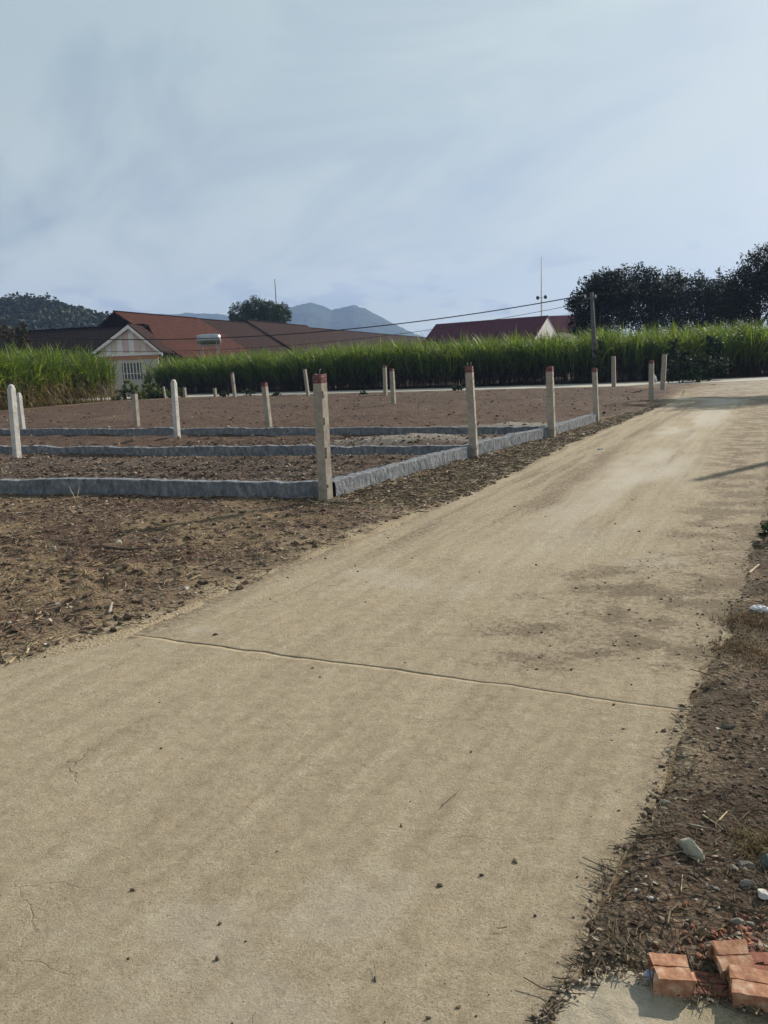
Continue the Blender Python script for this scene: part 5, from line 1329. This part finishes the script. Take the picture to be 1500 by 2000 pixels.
def tuft(px, py, n, h, spread, cols, label, seed):
    rr = np.random.default_rng(seed); b = place(px, py)
    bx = rr.normal(size=n) * spread; by = rr.normal(size=n) * spread; az = rr.uniform(0, 6.28, n); el = rr.uniform(0.3, 1.4, n); ln = h * rr.uniform(0.5, 1.3, n)
    t = np.linspace(0, 1, 5); k = 5
    e_ = el[:, None] - 1.3 * t[None] ** 1.5 * rr.uniform(0.3, 1.2, (n, 1))
    st = np.cumsum(np.stack([np.cos(e_) * np.cos(az)[:, None], np.cos(e_) * np.sin(az)[:, None], np.sin(e_)], -1) * (ln / 4)[:, None, None], 1)
    zb = gz(b[0] + bx, b[1] + by) - b[2]
    P = np.stack([bx, by, zb], 1)[:, None] + st - st[:, :1]
    P[..., 2] = np.maximum(P[..., 2], zb[:, None] + 0.001)
    sd_ = np.stack([-np.sin(az), np.cos(az), 0 * az], 1)[:, None] * (0.0016 * (1.1 - t))[None, :, None]
    v = np.stack([P - sd_, P + sd_], 2).reshape(n, -1, 3); i0 = np.arange(4) * 2
    q = np.stack([i0, i0 + 1, i0 + 3, i0 + 2], 1)[None] + (np.arange(n) * 10)[:, None, None]
    c = np.repeat(np.array(cols)[rr.integers(0, len(cols), n)] * rr.uniform(0.6, 1.2, (n, 1)), 10, 0)
    return tag(link('dry_grass_tuft', mesh_np('dry_grass_tuft', v.reshape(-1, 3), q.reshape(-1, 4), MAT['litter'], False, c), None, b), label, 'grass', kind='stuff')
OCH = [(0.125, 0.075, 0.032), (0.18, 0.115, 0.052), (0.085, 0.052, 0.025)]
tuft(1470, 1215, 1100, 0.055, 0.09, OCH, 'rusty dry grass tuft around the white plastic scrap', 551)
tuft(1440, 1265, 700, 0.045, 0.075, OCH, 'rusty dry grass tuft below the white plastic scrap, beside the curled stem', 552)
tuft(1488, 1290, 500, 0.045, 0.07, OCH, 'rusty dry grass tuft lowest of three at the right edge', 553)
tuft(1490, 1655, 350, 0.05, 0.04, OCH + [(0.16, 0.15, 0.06)], 'thin dry grass above the dark greenish stone', 554)
# dry weed with two bare stems in front of the near beam
b = place(150, 985)
e = empty('dry_weed', b, 0, 'two-stemmed pale dry weed in front of the near beam', 'weed')
for (dx_, dz_) in ((-0.07, 0.22), (0.05, 0.21)):
    tube_obj('stem', [(0, 0, -0.01), (dx_ * 0.4, 0, dz_ * 0.5), (dx_, 0, dz_)], [0.006, 0.005, 0.002], MAT['straw'], e, 5)

# ------------------------------------------------------------------ broken hollow bricks
def brick(px, py, length, rz, mat, label, seed, lift=0.0, tilt=(0, 0), side=0.082, height=0.082, broken=0.02, z=None):
    rr = np.random.default_rng(seed); p = gp(px, py, 0.03); zz = -0.026 if z is None else z
    w, h, t = side / 2, height, 0.011
    m = MB()
    def plate(x0, x1, y0, y1, z0, z1):
        nseg = 9; xs = np.linspace(x0, x1, nseg); v = []
        for k, xx in enumerate(xs):
            j = rr.normal() * 0.0007
            for (yy, z_) in ((y0, z0), (y1, z0), (y1, z1), (y0, z1)):
                e_ = 0
                if k == nseg - 1: e_ = -broken * rr.random() ** 1.2
                if k == 0: e_ = broken * 0.3 * rr.random()
                v.append((xx + e_, yy + j, z_ + rr.normal() * 0.0006))
        f = []
        for k in range(nseg - 1):
            for q in range(4): f.append((k * 4 + q, k * 4 + (q + 1) % 4, (k + 1) * 4 + (q + 1) % 4, (k + 1) * 4 + q))
        f += [(3, 2, 1, 0), tuple((nseg - 1) * 4 + q for q in range(4))]
        m.add(np.array(v), np.array(f))
    L2 = length / 2
    gcount = 1
    # faces are pairs of plates either side of a shallow groove
    for (z0, z1, inset) in ((h - t, h, 0), (0, t, 0)):
        plate(-L2, L2, -w, -0.002, z0, z1); plate(-L2, L2, 0.002, w, z0, z1)
        plate(-L2, L2, -0.003, 0.003, z0 + (0.0005 if z0 == 0 else -0.001), z1 - (0.004 if z0 else -0.002))
    for s in (-1, 1):
        y0, y1 = (s * w - (t if s > 0 else 0), s * w + (0 if s > 0 else t))
        y0 += 0.0006 * s * -1; y1 += 0.0006 * s * -1
        plate(-L2, L2, y0, y1, t + 0.0003, h - t - 0.0003)
    plate(-L2 + 0.002, L2 - 0.002, -w + t, w - t, h / 2 - 0.005, h / 2 + 0.005)
    plate(-L2 + 0.002, L2 - 0.002, -0.005, 0.005, t, h / 2 - 0.005); plate(-L2 + 0.002, L2 - 0.002, -0.005, 0.005, h / 2 + 0.005, h - t)
    me = mesh_np('broken_brick', np.concatenate(m.v), [np.concatenate(x) for x in m.f.values()], MAT[mat])
    bm = bmesh.new(); bm.from_mesh(me); bmesh.ops.recalc_face_normals(bm, faces=bm.faces); bm.to_mesh(me); bm.free()
    o = link('broken_brick', me, None, (p[0], p[1], zz + lift), (tilt[0], tilt[1], rz))
    return tag(o, label, 'brick', 'broken hollow bricks in the pile')
brick(1312, 1906, 0.105, RAD(-8), 'brick', 'leftmost orange hollow brick of the pile, broken at its right end', 601, broken=0.05)
brick(1395, 1912, 0.13, RAD(-10), 'brick_red', 'low dark red brick lying between the left and right bricks', 602, lift=-0.012, side=0.07, height=0.055)
brick(1488, 1935, 0.15, RAD(-16), 'brick', 'large orange brick at the lower right, cut by the picture edge', 603, tilt=(RAD(4), 0), broken=0.03)
brick(1432, 1876, 0.095, RAD(-4), 'brick', 'pale orange brick half resting on the back of the pile', 604, lift=0.004, tilt=(RAD(10), RAD(-3)), broken=0.04)
brick(1493, 1880, 0.10, RAD(-6), 'brick_red', 'dark red brick behind the large one at the right edge', 605, lift=-0.01, height=0.06)
brick(1500, 1830, 0.085, RAD(30), 'brick', 'orange brick piece behind the pile at the right edge', 606, lift=-0.026, height=0.06)
brick(1494, 1775, 0.07, RAD(-5), 'brick_red', 'small dull red brick piece farthest back at the right edge', 607, lift=-0.03, height=0.055)
def shards():
    r = np.random.default_rng(66); n = 170
    c = np.array([gp(1440, 1860)[:2]]); x = c[0, 0] + r.normal(size=n) * 0.085 + 0.02; y = c[0, 1] + r.normal(size=n) * 0.055
    z = gz(x, y) + 0.004
    v0, f0 = ICO1; s = r.uniform(0.003, 0.013, n)
    v = np.einsum('nij,nkj->nki', rand_rot(n, 3, r), v0[None] * (1 + r.normal(size=(n, 12, 1)) * 0.25) * s[:, None, None] * np.array([1.3, 0.9, 0.5])) + np.stack([x, y, z], 1)[:, None]
    f = f0[None] + (np.arange(n) * 12)[:, None, None]
    cc = np.array([(0.20, 0.08, 0.055), (0.30, 0.14, 0.085), (0.15, 0.07, 0.05), (0.30, 0.24, 0.18)])[r.integers(0, 4, n)]
    tag(link('brick_shards', mesh_np('brick_shards', v.reshape(-1, 3), f.reshape(-1, 3), MAT['stones'], False, np.repeat(cc, 12, 0))), 'red crumbs and shards scattered round the brick pile', 'rubble', kind='stuff')
shards()

# ------------------------------------------------------------------ haze
def haze():
    m, nt, N, L = new_mat('haze')
    out = N('ShaderNodeOutputMaterial'); v = N('ShaderNodeVolumePrincipled')
    v.inputs['Color'].default_value = (0.42, 0.60, 1.0, 1); v.inputs['Density'].default_value = 0.00029; v.inputs['Anisotropy'].default_value = 0.2
    L(v.outputs[0], out.inputs['Volume'])
    vv, ff = box_v(-1640, 1640, -60, 2860, -2.0, 290)
    o = link('haze', mesh_np('haze', vv, ff, m)); tag(o, 'thin blue haze filling the air over the fields', 'haze', kind='stuff')
haze()
